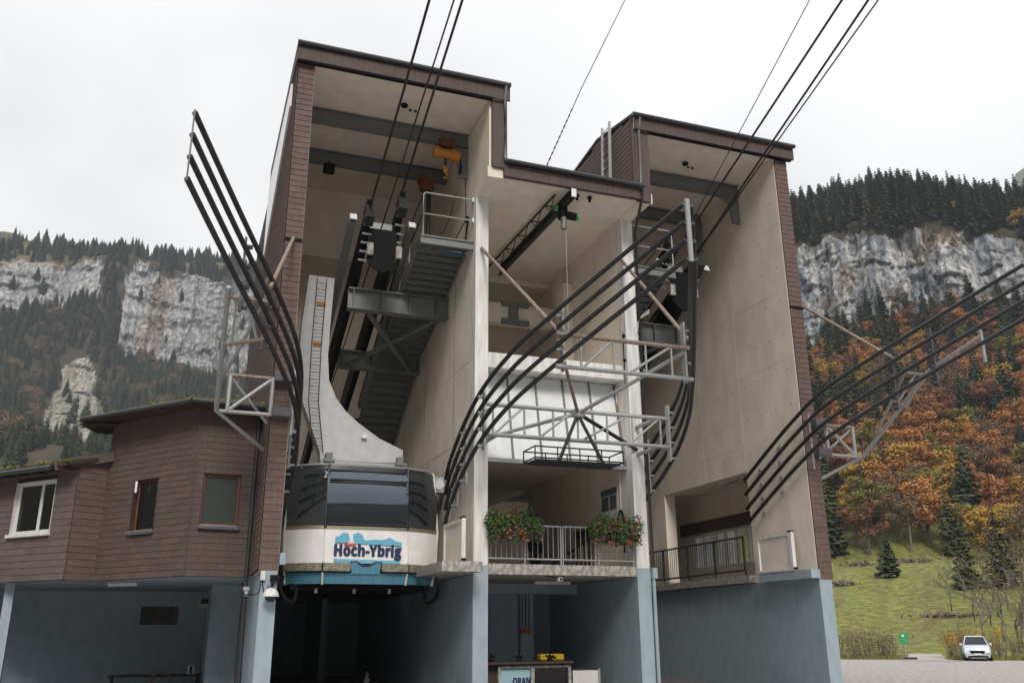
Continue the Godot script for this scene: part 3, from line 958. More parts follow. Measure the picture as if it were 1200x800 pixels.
func house():
	var w2 := Vector2(-2.0, -25.25); var m1 := Vector2(0.10, -22.56); var m2 := Vector2(1.60, -22.75)
	var h := thing("shingled_house", "brown shingled house with angled walls, two windows and mossy roof beside the station", "house", Vector3(0.1, 2.9, -24))
	var y0 := 2.9; var y1 := 6.86
	var hc := [1.20, 2.13, 4.02, 5.30]
	var hd := [0.22, 1.10, 4.06, 5.28]
	var s := Sh.new()
	wall_quad(s, w2, m1, y0, y1, 0.2, [hc]); wall_quad(s, m1, m2, y0, y1, 0.2, [hd])
	put(h, "wall", s, M.backing)
	var budget := [300]; var rest := Sh.new()
	shingles(h, v3(w2.x, 0, w2.y), v3(m1.x, 0, m1.y), y0, y1, "house", [hc], 0.15, 0.33, budget, rest)
	shingles(h, v3(m1.x, 0, m1.y), v3(m2.x, 0, m2.y), y0, y1, "house", [hd], 0.15, 0.33, budget, rest, -0.1)
	var so := put(h, "shingle_cladding", rest, M.house1); so.set_meta("kind", "stuff")
	s = Sh.new(); s.tube([v3(m1.x + 0.005, y0, m1.y + 0.012), v3(m1.x + 0.005, y1, m1.y + 0.012)], 0.022, 6)
	put(h, "corner_strip", s, M.fascia)
	window(h, w2, m1, hc, 0.06, 0.13, M.red_wood, M.glass, [], M.zinc_box)
	window(h, m1, m2, hd, 0.06, 0.05, M.red_wood, M.clear, [], M.zinc_box)
	# rolled-down blind behind the square pane
	var u2 := (m2 - m1).normalized(); var u := v3(u2.x, 0, u2.y); var out := u.cross(Vector3.UP)
	s = Sh.new(); s.box(v3(m1.x, 4.67, m1.y) + u * 0.66 - out * 0.11, Vector3(0.80, 1.14, 0.01), Basis(u, Vector3.UP, out))
	put(h, "blind", s, M.blind)
	s = Sh.new(); s.box(v3(w2.x, 5.12, w2.y) + v3(0.617, 0, 0.787) * 1.32 + v3(0.787, 0, -0.617) * -0.06, Vector3(0.05, 0.28, 0.04))
	put(h, "window_latch", s, M.panel)
	# floor plate with pale underside, roof with dark eaves
	var fp := [Vector2(-5.5, -31.9), w2 + Vector2(-1.5, -1.0), w2 + Vector2(0.03, -0.1), m1 + Vector2(0, -0.1), m2 + Vector2(0, -0.1), Vector2(1.60, -31.9)]
	s = Sh.new(); slab(s, fp, 2.905, 3.05)
	put(h, "floor_plate", s, M.blue)
	var rp := [v3(-2.75, 6.86, -25.0), v3(-0.12, 6.86, -22.0), v3(1.58, 6.86, -22.12), v3(1.58, 7.9, -31.0), v3(-2.3, 7.9, -31.0), v3(-2.62, 7.2, -27.6)]
	s = Sh.new()
	for i in range(1, 5):
		s.tri(rp[0], rp[i + 1], rp[i]); s.tri(rp[0] + Vector3.UP * 0.12, rp[i] + Vector3.UP * 0.12, rp[i + 1] + Vector3.UP * 0.12)
	for i in 6:
		var j := (i + 1) % 6
		s.quad(rp[i], rp[j], rp[j] + Vector3.UP * 0.12, rp[i] + Vector3.UP * 0.12)
	put(h, "roof", s, M.dark_wood)
	for k in 3:
		s = Sh.new()
		var a: Vector3 = [rp[5], rp[0], rp[1]][k]; var b: Vector3 = [rp[0], rp[1], rp[2]][k]
		s.tube([a + Vector3(0, 0.05, 0.05), b + Vector3(0, 0.05, 0.05)], 0.065, 8)
		put(h, "gutter", s, M.gutter)
	for k in 9:
		s = Sh.new()
		var p: Vector3 = rp[5].lerp(rp[0], (k + 0.5) / 9.0)
		s.bar(p + Vector3(0, -0.06, 0), p + Vector3(0.95, -0.04, 0.0), 0.08, 0.1)
		put(h, "rafter", s, M.dark_wood)
	moss_strip(h, rp[0] + Vector3(0, 0.12, -0.02), rp[1] + Vector3(0, 0.12, -0.02), 110)
	moss_strip(h, rp[1] + Vector3(0, 0.12, -0.02), rp[2] + Vector3(0, 0.12, -0.02), 160)
	# steep mossy saddle against the tower
	s = Sh.new()
	s.hexa([v3(0.15, 6.98, -22.3), v3(1.58, 6.98, -22.3), v3(1.58, 7.2, -24.6), v3(-0.6, 7.2, -24.6), v3(0.5, 7.06, -22.5), v3(1.58, 7.12, -22.45), v3(1.58, 7.62, -24.6), v3(0.2, 7.5, -24.6)])
	put(h, "mossy_saddle", s, M.moss)
	s = Sh.new(); s.tube([v3(1.50, 6.8, -22.66), v3(1.50, 2.9, -22.66), v3(1.54, 0.0, -22.62)], 0.05, 8)
	put(h, "downpipe", s, M.gutter)

	# lower wing running off to the side
	var d := Vector2(0.6755, 0.7374)
	var w1 := Vector2(-2.64, -24.83); var w0 := w1 - d * 5.2
	var wx := w1 + Vector2(0.836, -0.549) * 0.78
	var wg := thing("shingled_wing", "low brown shingled wing with a white framed window and gutter", "house", Vector3(-4, 2.9, -26))
	var top := 5.72
	var ha := [2.84, 4.42, 4.08, 5.42]
	s = Sh.new()
	wall_quad(s, w0, w1, y0, top, 0.2, [ha]); wall_quad(s, w1, wx, y0, 6.0, 0.2)
	put(wg, "wall", s, M.backing)
	budget = [300]; rest = Sh.new()
	shingles(wg, v3(w0.x, 0, w0.y), v3(w1.x, 0, w1.y), y0, top, "wing", [ha], 0.165, 0.36, budget, rest)
	shingles(wg, v3(w1.x, 0, w1.y), v3(wx.x, 0, wx.y), y0, 6.0, "shingle", [], 0.165, 0.36, budget, rest, 0.05)
	if budget[0] <= 0:
		so = put(wg, "shingle_cladding", rest, M.wing1); so.set_meta("kind", "stuff")
	window(wg, w0, w1, ha, 0.09, 0.10, M.white_paint, M.glass, [0.60], M.white_paint)
	s = Sh.new(); slab(s, [w0 + Vector2(-3, -4), w0 + Vector2(0, -0.1), w1 + Vector2(0, -0.1), wx + Vector2(-0.03, -0.1), Vector2(-2.4, -30), ], 2.90, 3.04)
	put(wg, "floor_plate", s, M.blue)
	var e := Vector2(d.y, -d.x) * -0.5                 # eaves overhang towards the yard
	e = Vector2(-d.y, d.x) * 0.5
	var A := w0 + e; var B := w1 + e + d * 0.15; var Cc := w1 - e * 9.0 + d * 0.5; var D := w0 - e * 9.0
	s = Sh.new()
	s.hexa([v3(A.x, 5.62, A.y), v3(B.x, 5.62, B.y), v3(Cc.x, 6.9, Cc.y), v3(D.x, 6.9, D.y), v3(A.x, 5.72, A.y), v3(B.x, 5.72, B.y), v3(Cc.x, 7.0, Cc.y), v3(D.x, 7.0, D.y)])
	put(wg, "roof", s, M.dark_wood)
	moss_strip(wg, v3(A.x, 5.73, A.y), v3(B.x, 5.73, B.y), 130)
	s = Sh.new(); s.tube([v3(A.x, 5.60, A.y + 0.05), v3(B.x - 0.35, 5.60, B.y - 0.33)], 0.075, 8)
	put(wg, "gutter", s, M.gutter)
	for k in 9:
		var q := w0 + d * (0.3 + k * 0.6)
		s = Sh.new(); s.bar(v3(q.x, 5.66, q.y), v3(q.x + e.x * 0.85, 5.58, q.y + e.y * 0.85), 0.09, 0.12)
		put(wg, "rafter", s, M.dark_wood)
	s = Sh.new(); s.bar(v3(B.x - 0.30, 5.64, B.y - 0.28), v3(wx.x + 0.1, 6.02, wx.y + 0.22), 0.04, 0.26)
	put(wg, "verge_board", s, M.fascia)
	for p in [Vector2(-4.08, -27.0)]:
		var po := thing("steel_post", "slim blue-grey post carrying the shingled wing", "post", v3(p.x, 0, p.y))
		exb(po, "shaft", p.x - 0.11, p.x + 0.11, 0.02, 2.87, p.y - 0.11, p.y + 0.11, M.blue)
		exb(po, "head_plate", p.x - 0.16, p.x + 0.16, 2.87, 2.898, p.y - 0.16, p.y + 0.16, M.blue)
	# walls of the open ground floor below
	var u_ := thing("undercroft_wall", "dark blue-grey block wall recessed under the shingled house", "wall", Vector3(-3, 0, -30))
	s = Sh.new()
	wall_quad(s, Vector2(-14, -31.0), Vector2(1.69, -31.0), 0.0, 2.9, 0.25, [[13.0, 14.1, 1.90, 2.45]])
	put(u_, "wall", s, M.blue)
	exb(u_, "ground_slab", -14.0, 1.69, 0.0, 0.045, -24.5, -31.0, M.slab)
	exb(u_, "return_wall", -7.6, -7.35, 0.0, 2.9, -26.4, -30.98, M.blue)
	exb(u_, "return_wall", 0.9, 1.68, 0.0, 2.90, -26.6, -30.98, M.blue)
	var ww := Node3D.new(); ww.name = "window"; u_.add_child(ww)
	exb(ww, "pane", -1.0, 0.1, 1.9, 2.45, -31.1, -31.12, M.glass)
	exb(u_, "room_wall", -2.2, 1.4, 0.0, 2.9, -34.0, -34.2, M.plaster)
	exb(u_, "room_wall", -2.4, -2.2, 0.0, 2.9, -31.26, -34.2, M.plaster)
	exb(u_, "room_wall", 1.4, 1.6, 0.0, 2.9, -31.26, -34.2, M.plaster)
	exb(u_, "room_ceiling", -2.4, 1.6, 2.905, 3.0, -31.26, -34.2, M.ceiling)
	s = Sh.new(); s.ext(-0.52, -0.42, 1.9, 2.45, -31.03, -31.09); s.ext(-0.03, 0.08, 1.9, 2.45, -31.03, -31.09)
	put(ww, "frame", s, M.red_wood)

func moss_strip(parent: Node3D, a: Vector3, b: Vector3, n: int):
	var s := Sh.new()
	var back := (b - a).cross(Vector3.UP).normalized() * -1.0
	for i in n:
		var p := a.lerp(b, rng.randf()) + back * rng.randf_range(0.0, 0.35) + Vector3.UP * 0.0
		var r := rng.randf_range(0.02, 0.055)
		p.y += 0.0
		s.box(p + Vector3(0, r * 0.3, 0), Vector3(r * 2.2, r * 1.4, r * 2.2), Basis(Vector3(rng.randf(), 1, rng.randf()).normalized(), rng.randf() * 3.0))
	var o := put(parent, "moss", s, M.moss)
	o.set_meta("kind", "stuff")

# ------------------------------------------------------------------ ropes
func rope(called: String, pts: Array, r: float, label: String):
	var s := Sh.new()
	s.tube(pts, r, 6)
	return single(called, s, M.rope, label, "cable", "cables leaving the station")

func ropes():
	var far := func(a: Vector3, b: Vector3, k: float): return b + (b - a) * k + Vector3(0, 0.004 * pow(k * (b - a).length(), 2.0) * 0.2, 0)
	for g in [[v3(4.10, 13.20, -23.2), v3(4.10, 15.31, -17.2), 0.034, "track_rope", "thick track rope over the docked cabin, the one nearest the shingled house"],
			[v3(5.05, 13.95, -23.36), v3(5.05, 15.95, -17.8), 0.034, "track_rope", "thick track rope over the docked cabin, on the side of the orange hoist"],
			[v3(4.56, 12.3, -25.6), v3(4.56, 15.05, -16.9), 0.022, "haul_rope", "thin haul rope running between the two track ropes over the docked cabin"],
			[v3(14.0, 13.6, -21.9), v3(14.0, 16.43, -14.43), 0.034, "track_rope", "thick track rope entering the empty bay, first of its three ropes"],
			[v3(14.99, 13.26, -23.8), v3(14.99, 16.8, -14.6), 0.034, "track_rope", "thick track rope entering the empty bay nearest its outer wall"],
			[v3(15.05, 13.4, -23.6), v3(15.05, 16.62, -14.35), 0.022, "haul_rope", "thin haul rope hugging the outer track rope of the empty bay"]]:
		var a: Vector3 = g[0]; var b: Vector3 = g[1]
		var back := a + (a - b) * 0.9
		if g[3] == "track_rope" and a.x < 10.0: back = a + (a - b) * (0.02 if a.x < 4.5 else 0.08)
		rope(g[3], [back, a, b, far.call(a, b, 1.0), far.call(a, b, 3.0), far.call(a, b, 7.0)], g[2], g[4])
	var sc = rope("signal_cable", [v3(8.85, 14.2, -22.0), v3(10.2, 17.6, -21.6), v3(12.4, 22.6, -21.2), v3(14.3, 26.6, -20.9), v3(28.0, 52.0, -19.0)], 0.016, "thin cable rising steeply from the low middle roof")
	var s := Sh.new()
	for k in 14: s.ball(v3(8.85, 14.2, -22.0).lerp(v3(10.2, 17.6, -21.6), 0.05 + k * 0.055), Vector3.ONE * 0.035, 5, 4)
	rope("signal_cable", [v3(13.2, 12.87, -21.09), v3(13.2, 16.38, -14.66), v3(13.2, 19.9, -8.2), v3(13.2, 27.0, 4.0)], 0.014, "thin cable hanging into the empty bay")
	put(sc, "clip_row", s, M.rope).set_meta("kind", "stuff")

# ------------------------------------------------------------------ saddles, beams and stairs inside the two bays
func bay_gear(mirror: bool):
	var X := func(x: float) -> float: return 19.03 - x if mirror else x
	var P := func(x, y, z): return v3(X.call(x), y, z)
	var where := "empty bay" if mirror else "bay of the docked cabin"
	var r := thing("rope_saddle", "dark steel rope saddle girders in the " + where, "saddle", v3(X.call(4.5), 12.2, -24), "rope saddles of the two bays")
	for x in [4.10, 5.05]:
		var dy := 0.0 if x < 4.5 else 0.42
		# shoe that carries the rope, stepping down with it
		var s := Sh.new()
		s.extr([Vector2(0.25, 0.95), Vector2(-0.1, 0.62), Vector2(-1.2, 0.18), Vector2(-6.5, -2.1), Vector2(-12.0, -4.6), Vector2(-12.0, -5.3), Vector2(-6.3, -2.95), Vector2(-1.3, -0.85), Vector2(-0.35, -0.1), Vector2(0.1, 0.6)],
			v3(X.call(x) + 0.09, 12.55 + dy, -23.4), Vector3.BACK, Vector3.UP, 0.18)
		put(r, "shoe", s, M.black)
		s = Sh.new()
		s.box(P.call(x, 13.05 + dy, -23.25), Vector3(0.24, 0.6, 0.35), Basis(Vector3.RIGHT, -0.5))
		put(r, "rope_clamp", s, M.dark_steel)
		for k in 6:
			s = Sh.new()
			s.tube([P.call(x - 0.13, 12.95 + dy - 0.2 * k, -23.1 - 0.18 * k), P.call(x + 0.13, 12.95 + dy - 0.2 * k, -23.1 - 0.18 * k)], 0.035, 6)
			put(r, "clamp_bolt", s, M.galv)
		var gx: float = x - 0.42 if x < 4.5 else x + 0.36
		s = Sh.new()
		s.bar(P.call(gx, 12.95, -23.5), P.call(gx, 9.2, -30.5), 0.2, 0.24)
		put(r, "side_girder", s, M.steel)
		s = Sh.new(); s.box(P.call(gx, 13.0, -23.38), Vector3(0.2, 0.22, 0.03), Basis(Vector3.RIGHT, -0.45))
		put(r, "girder_end", s, M.panel)
		s = Sh.new(); s.box(P.call(x + (0.10 if x < 4.5 else -0.02), 12.05, -23.35), Vector3(0.17, 0.36, 0.1))
		put(r, "bearing_block", s, M.concrete)
	var s2 := Sh.new()
	s2.extr(
		[Vector2(-0.42, -0.45), Vector2(-0.28, -0.66), Vector2(0.0, -0.8), Vector2(0.25, -0.72), Vector2(0.40, -0.5), Vector2(0.42, 0.55), Vector2(-0.42, 0.55)], P.call(4.56, 12.2, -23.5), Vector3.RIGHT, Vector3.UP, 0.06)
	put(r, "rubber_apron", s2, M.black)
	s2 = Sh.new(); s2.box(P.call(4.56, 12.95, -24.1), Vector3(0.8, 0.6, 0.04))
	put(r, "guard_plate", s2, M.galv)
	s2 = Sh.new(); s2.tube([P.call(4.62, 12.85, -24.06), P.call(4.62, 12.85, -23.98)], 0.13, 10)
	put(r, "sheave_cap", s2, M.black)
	# cross beams cantilevered from the dividing wall
	for g in [[-25.0, 11.08, 0.66, 3.9], [-28.5, 10.26, 0.60, 4.2], [-32.5, 8.9, 0.6, 4.2]]:
		var which := "front steel cross beam with bright web, " if g[0] > -26.0 else ("middle steel cross beam behind the bracing, " if g[0] > -30.0 else "rearmost steel cross beam deep inside, ")
		var bm := thing("cross_beam", which + where, "beam", P.call(5.5, g[1], g[0]), "saddle cross beams")
		s2 = Sh.new(); s2.ibeam(P.call(g[3], g[1], g[0]), P.call(6.99, g[1], g[0]), 0.34, g[2], 0.035)
		put(bm, "beam", s2, M.steel)
		for k in 4:
			s2 = Sh.new(); s2.box(P.call(g[3] + 0.15 + k * 0.85, g[1], g[0] + 0.09), Vector3(0.025, g[2] - 0.08, 0.14))
			put(bm, "stiffener", s2, M.steel)
	var br := thing("wind_brace", "crossed steel bracing between the cross beams, " + where, "brace", P.call(5.5, 10.6, -26.5), "wind braces of the two bays")
	for q in [[P.call(4.6, 10.75, -25.2), P.call(6.6, 10.0, -28.3)], [P.call(6.6, 10.75, -25.2), P.call(4.5, 10.0, -28.3)]]:
		s2 = Sh.new(); s2.bar(q[0], q[1], 0.16, 0.08)
		put(br, "brace_bar", s2, M.steel)
	# service stair on the dividing wall side
	var stt := thing("service_stair", "grey steel service stair with handrail climbing along the wall, " + where, "stair", P.call(6.2, 11, -24), "service stairs of the two bays")
	s2 = Sh.new(); s2.box(P.call(6.22, 12.26, -22.75), Vector3(1.54, 0.06, 0.72))
	put(stt, "landing", s2, M.steel)
	s2 = Sh.new(); s2.ibeam(P.call(5.44, 12.14, -22.42), P.call(6.99, 12.14, -22.42), 0.1, 0.24, 0.02)
	put(stt, "landing_beam", s2, M.steel)
	var runs := [[v3(0, 12.2, -23.1), v3(0, 11.45, -25.2)], [v3(0, 11.3, -25.3), v3(0, 10.55, -28.3)], [v3(0, 10.2, -28.7), v3(0, 6.8, -34.5)]]
	for rn in runs:
		for x in [5.50, 6.92]:
			s2 = Sh.new(); s2.bar(rn[0] + P.call(x, 0, 0), rn[1] + P.call(x, 0, 0), 0.05, 0.2)
			put(stt, "stringer", s2, M.steel)
		var n := 8 if rn[0].z > -28.0 else 18
		for k in n:
			var c: Vector3 = rn[0].lerp(rn[1], (k + 0.5) / n) + P.call(6.21, 0, 0)
			s2 = Sh.new(); s2.box(c, Vector3(1.36, 0.04, 0.34)); s2.box(c + v3(0, -0.10, -0.15), Vector3(1.36, 0.2, 0.02))
			put(stt, "tread", s2, M.steel)
	for q in [[P.call(5.5, 12.3, -22.42), P.call(5.5, 13.55, -22.42), P.call(5.56, 13.62, -22.42), P.call(6.95, 13.62, -22.42)]]:
		s2 = Sh.new(); s2.tube(q, 0.022, 6)
		put(stt, "handrail", s2, M.galv)
	s2 = Sh.new(); s2.tube([P.call(5.5, 12.95, -22.42), P.call(6.95, 12.95, -22.42)], 0.02, 6)
	put(stt, "handrail", s2, M.galv)
	for y in [12.95, 13.6]:
		s2 = Sh.new(); s2.tube([P.call(5.5, y, -22.42), P.call(5.5, y - 0.6, -25.2), P.call(5.5, y - 1.5, -28.4)], 0.02, 6)
		put(stt, "handrail", s2, M.dark_steel)
		s2 = Sh.new(); s2.box(P.call(6.965, y, -22.42), Vector3(0.05, 0.12, 0.12))
		put(stt, "wall_plate", s2, M.panel)
	for z in [-24.0, -25.2, -26.8, -28.3]:
		var yb: float = 12.2 + (z + 23.1) * 0.33
		s2 = Sh.new(); s2.tube([P.call(5.5, yb - 0.1, z), P.call(5.5, yb + 1.1, z)], 0.02, 6)
		put(stt, "handrail_post", s2, M.galv)
	if mirror: return
	# orange chain hoist on the roof beam, winch column and ropes on the landing
	var h := thing("chain_hoist", "orange electric chain hoist hanging from the roof beam above the landing", "hoist", v3(6.3, 15.5, -23.2))
	s2 = Sh.new(); s2.tube([v3(5.90, 15.32, -23.0), v3(6.12, 15.32, -23.0)], 0.17, 14); s2.tube([v3(6.12, 15.32, -23.0), v3(6.42, 15.32, -23.0)], 0.15, 14); s2.tube([v3(6.42, 15.30, -23.0), v3(6.70, 15.30, -23.0)], 0.19, 14)
	put(h, "motor", s2, M.orange)
	s2 = Sh.new(); s2.cbox(v3(6.3, 15.66, -23.0), Vector3(0.44, 0.26, 0.3), 0.03)
	for x in [6.14, 6.46]: s2.tube([v3(x, 15.75, -22.86), v3(x, 15.75, -23.14)], 0.09, 10)
	put(h, "trolley", s2, M.rust_red)
	s2 = Sh.new(); s2.tube([v3(6.28, 15.15, -23.0), v3(6.28, 14.86, -23.0)], 0.05, 8)
	put(h, "chain", s2, M.dark_steel)
	s2 = Sh.new(); s2.ball(v3(6.28, 14.80, -23.0), Vector3(0.09, 0.14, 0.07)); s2.tube([v3(6.28, 14.68, -23.0), v3(6.34, 14.60, -23.0), v3(6.32, 14.50, -23.0), v3(6.22, 14.52, -23.0)], 0.025, 6)
	put(h, "hook", s2, M.orange)
	s2 = Sh.new(); s2.tube(catmull([v3(6.7, 15.3, -23.0), v3(6.78, 14.9, -23.0), v3(6.72, 14.75, -23.0), v3(6.80, 15.5, -23.05)], 5), 0.02, 5)
	put(h, "cable_loop", s2, M.black)
	var wn := thing("winch", "rusty red winch head on a dark column beside the landing", "winch", v3(6.1, 12.3, -24.4))
	s2 = Sh.new(); s2.tube([v3(6.12, 12.0, -24.3), v3(6.12, 14.6, -24.3)], 0.07, 8)
	put(wn, "column", s2, M.dark_steel)
	s2 = Sh.new(); s2.cbox(v3(6.05, 14.85, -24.3), Vector3(0.42, 0.36, 0.36), 0.04); s2.tube([v3(5.9, 15.05, -24.1), v3(5.9, 15.05, -24.5)], 0.13, 10)
	put(wn, "head", s2, M.rust_red)
	s2 = Sh.new(); s2.tube([v3(6.12, 12.3, -24.2), v3(6.7, 13.6, -24.0), v3(6.9, 14.6, -23.9)], 0.012, 5)
	put(wn, "wire", s2, M.black)
	s2 = Sh.new(); s2.tube([v3(6.5, 12.3, -22.9), v3(6.88, 13.15, -22.7)], 0.025, 5)
	put(wn, "lever", s2, M.dark_steel)
	var tl := thing("hanging_tools", "dark tools and lines hung on the wall beside the landing rail", "tools", v3(6.9, 13, -22.9))
	s2 = Sh.new(); s2.tube([v3(6.93, 15.0, -23.1), v3(6.93, 12.4, -22.9)], 0.012, 5); put(tl, "line", s2, M.black)
	s2 = Sh.new(); s2.box(v3(6.94, 13.2, -22.9), Vector3(0.08, 0.16, 0.12)); put(tl, "pulley", s2, M.black)
	s2 = Sh.new(); s2.bar(v3(6.95, 13.1, -22.8), v3(6.9, 12.45, -22.95), 0.03, 0.03); put(tl, "tool_handle", s2, M.black)
	var sp := thing("loudspeaker", "small black loudspeaker hung under the second roof beam", "speaker", v3(3.1, 15.3, -25.2))
	s2 = Sh.new(); s2.cbox(v3(3.12, 15.36, -25.15), Vector3(0.34, 0.28, 0.26), 0.03); put(sp, "cabinet", s2, M.black)
	s2 = Sh.new(); s2.tube([v3(3.12, 15.5, -25.2), v3(3.12, 15.66, -25.2)], 0.03, 6); put(sp, "hanger", s2, M.dark_steel)
	var tr := thing("pipe_roll", "blue tube lying across the underside of the landing", "tube", v3(6.5, 12.0, -23))
	s2 = Sh.new(); s2.tube([v3(6.2, 12.05, -22.9), v3(6.9, 12.02, -22.9)], 0.04, 8); put(tr, "tube", s2, mat("tarp", lin(0.03, 0.13, 0.25), 0.6))
	# small detectors on the ceilings
	for q in [[v3(4.75, 16.09, -22.0), "small dark detector on the ceiling over the docked cabin"], [v3(14.1, 16.05, -22.2), "small dark detector on the ceiling of the empty bay"]]:
		var dt := thing("ceiling_detector", q[1], "detector", q[0], "ceiling detectors")
		s2 = Sh.new(); s2.tube([q[0], q[0] - Vector3(0, 0.07, 0)], 0.1, 10); put(dt, "housing", s2, M.black)
		for k in 2:
			s2 = Sh.new(); s2.tube([q[0] + Vector3(0.22 + 0.16 * k, 0, -0.2), q[0] + Vector3(0.22 + 0.16 * k, -0.05, -0.2)], 0.04, 8); put(dt, "sensor", s2, M.dark_steel)

# ------------------------------------------------------------------ guide rails that funnel the cabins in
func tube4(g: Node3D, plan: Array, y_nose: float, gap: float):
	for k in 4:
		var pts := []
		for q in plan: pts.append(v3(q.x, y_nose - gap * k + 0.5 * (q.y + 15.0), q.y))
		var s := Sh.new()
		s.tube(catmull(pts, 6), 0.055, 10)
		put(g, "guide_tube", s, M.tube)

func plate4(g: Node3D, x: float, z: float, y_nose: float, gap: float, dx: float, m: Material):
	# upright mounting plate with a cleat for each tube
	var yc := y_nose + 0.5 * (z + 15.0)
	var s := Sh.new()
	s.box(v3(x + dx, yc - gap * 1.5, z), Vector3(0.05, gap * 3 + 0.28, 0.16))
	put(g, "mounting_plate", s, m)
	for k in 4:
		s = Sh.new()
		s.box(v3(x + dx * 0.5, yc - gap * k - 0.05, z), Vector3(absf(dx) + 0.06, 0.05, 0.13))
		put(g, "cleat", s, m)

func strut(g: Node3D, a: Vector3, b: Vector3, r: float, m: Material, called := "strut"):
	var s := Sh.new(); s.tube([a, b], r, 8)
	put(g, called, s, m)

func guides():
	var A := [Vector2(9.4, -15.0), Vector2(8.80, -16.11), Vector2(8.17, -17.27), Vector2(7.52, -18.52), Vector2(7.08, -19.5), Vector2(6.76, -20.7), Vector2(6.66, -22.0), Vector2(6.70, -23.4), Vector2(6.80, -24.2)]
	var g := thing("cabin_guide", "wedge of black curved guide tubes on galvanised trusses between the two bays", "guide rails", v3(9.4, 6.3, -21))
	tube4(g, A, 10.34, 0.42)
	var Bq := []
	for q in A: Bq.append(Vector2(19.0 - q.x, q.y))
	tube4(g, Bq, 10.34, 0.42)
	var s := Sh.new(); s.box(v3(9.46, 9.72, -14.94), Vector3(0.10, 1.45, 0.05), Basis(Vector3.UP, 0.2))
	put(g, "nose_plate", s, M.galv)
	for q in [Vector2(7.52, -18.2), Vector2(6.72, -20.95), Vector2(6.66, -22.3), Vector2(6.72, -23.3)]:
		var x: float = q.x
		plate4(g, x + (0.22 if q.y > -19.0 else 0.0), q.y, 10.34, 0.42, 0.14, M.galv)
		plate4(g, 19.0 - x - (0.22 if q.y > -19.0 else 0.0), q.y, 10.34, 0.42, -0.14, M.galv)
	# forward truss
	strut(g, v3(7.70, 8.20, -18.1), v3(11.25, 8.20, -18.1), 0.055, M.rusty, "chord")
	strut(g, v3(7.66, 7.42, -18.1), v3(11.25, 7.42, -18.1), 0.055, M.galv, "chord")
	for x in [8.3, 9.15, 10.0, 10.7]: strut(g, v3(x, 7.42, -18.1), v3(x, 8.20, -18.1), 0.03, M.galv, "upright")
	strut(g, v3(8.35, 7.46, -18.1), v3(9.1, 8.16, -18.1), 0.03, M.galv, "diagonal")
	strut(g, v3(9.6, 7.46, -18.1), v3(10.65, 8.16, -18.1), 0.035, M.galv, "diagonal")
	# main truss just in front of the piers
	strut(g, v3(6.86, 7.14, -20.95), v3(12.14, 7.14, -20.95), 0.055, M.galv, "chord")
	strut(g, v3(6.86, 6.36, -20.95), v3(12.14, 6.36, -20.95), 0.055, M.galv, "chord")
	for x in [7.1, 7.95, 8.75, 9.45, 10.3, 11.05, 11.9]: strut(g, v3(x, 6.36, -20.95), v3(x, 7.14, -20.95), 0.03, M.galv, "upright")
	for q in [[7.15, 7.9], [8.4, 9.3], [9.6, 10.9], [11.0, 11.85]]: strut(g, v3(q[0], 6.4, -20.95), v3(q[1], 7.1, -20.95), 0.03, M.galv, "diagonal")
	for x in [7.19, 11.84]:
		strut(g, v3(x, 7.14, -20.95), v3(x, 7.14, -22.19), 0.06, M.galv, "wall_strut")
		strut(g, v3(x, 6.36, -20.95), v3(x, 6.36, -22.19), 0.06, M.galv, "wall_strut")
	var hub := v3(9.42, 7.06, -20.85)
	s = Sh.new(); s.cbox(hub, Vector3(0.34, 0.22, 0.2), 0.03)
	put(g, "hub", s, M.galv)
	strut(g, hub, v3(7.75, 8.1, -18.15), 0.045, M.rusty, "brace")
	strut(g, hub, v3(11.1, 8.1, -18.15), 0.055, M.galv, "brace")
	strut(g, hub, v3(7.2, 6.5, -22.18), 0.05, M.galv, "brace")
	strut(g, hub, v3(11.8, 6.5, -22.18), 0.055, M.dark_steel, "brace")
	strut(g, v3(7.17, 12.01, -22.18), v3(7.70, 8.32, -18.1), 0.05, M.rusty, "stay_rod")
	strut(g, v3(11.62, 12.26, -22.18), v3(11.22, 8.42, -18.1), 0.05, M.rusty, "stay_rod")
	# basket of the work platform under the hub
	var bk := thing("work_basket", "rust-brown maintenance basket hanging under the truss hub", "platform", v3(9.1, 5.6, -20.3))
	strut(bk, hub + v3(-0.05, -0.12, 0), v3(8.72, 5.70, -20.55), 0.045, M.dark_steel, "hanger")
	strut(bk, hub + v3(0.05, -0.12, 0), v3(9.95, 5.72, -20.55), 0.045, M.dark_steel, "hanger")
	exb(bk, "floor", 7.95, 10.25, 5.62, 5.66, -20.15, -20.85, M.dark_steel)
	for y in [5.68, 5.96]:
		for q in [[v3(7.9, y, -20.1), v3(10.3, y, -20.1)], [v3(7.9, y, -20.9), v3(10.3, y, -20.9)], [v3(7.9, y, -20.1), v3(7.9, y, -20.9)], [v3(10.3, y, -20.1), v3(10.3, y, -20.9)]]:
			strut(bk, q[0], q[1], 0.02, M.dark_steel, "rail")
	for x in [7.9, 8.5, 9.1, 9.7, 10.3]:
		for z in [-20.1, -20.9]: strut(bk, v3(x, 5.62, z), v3(x, 5.96, z), 0.018, M.dark_steel, "rail_post")
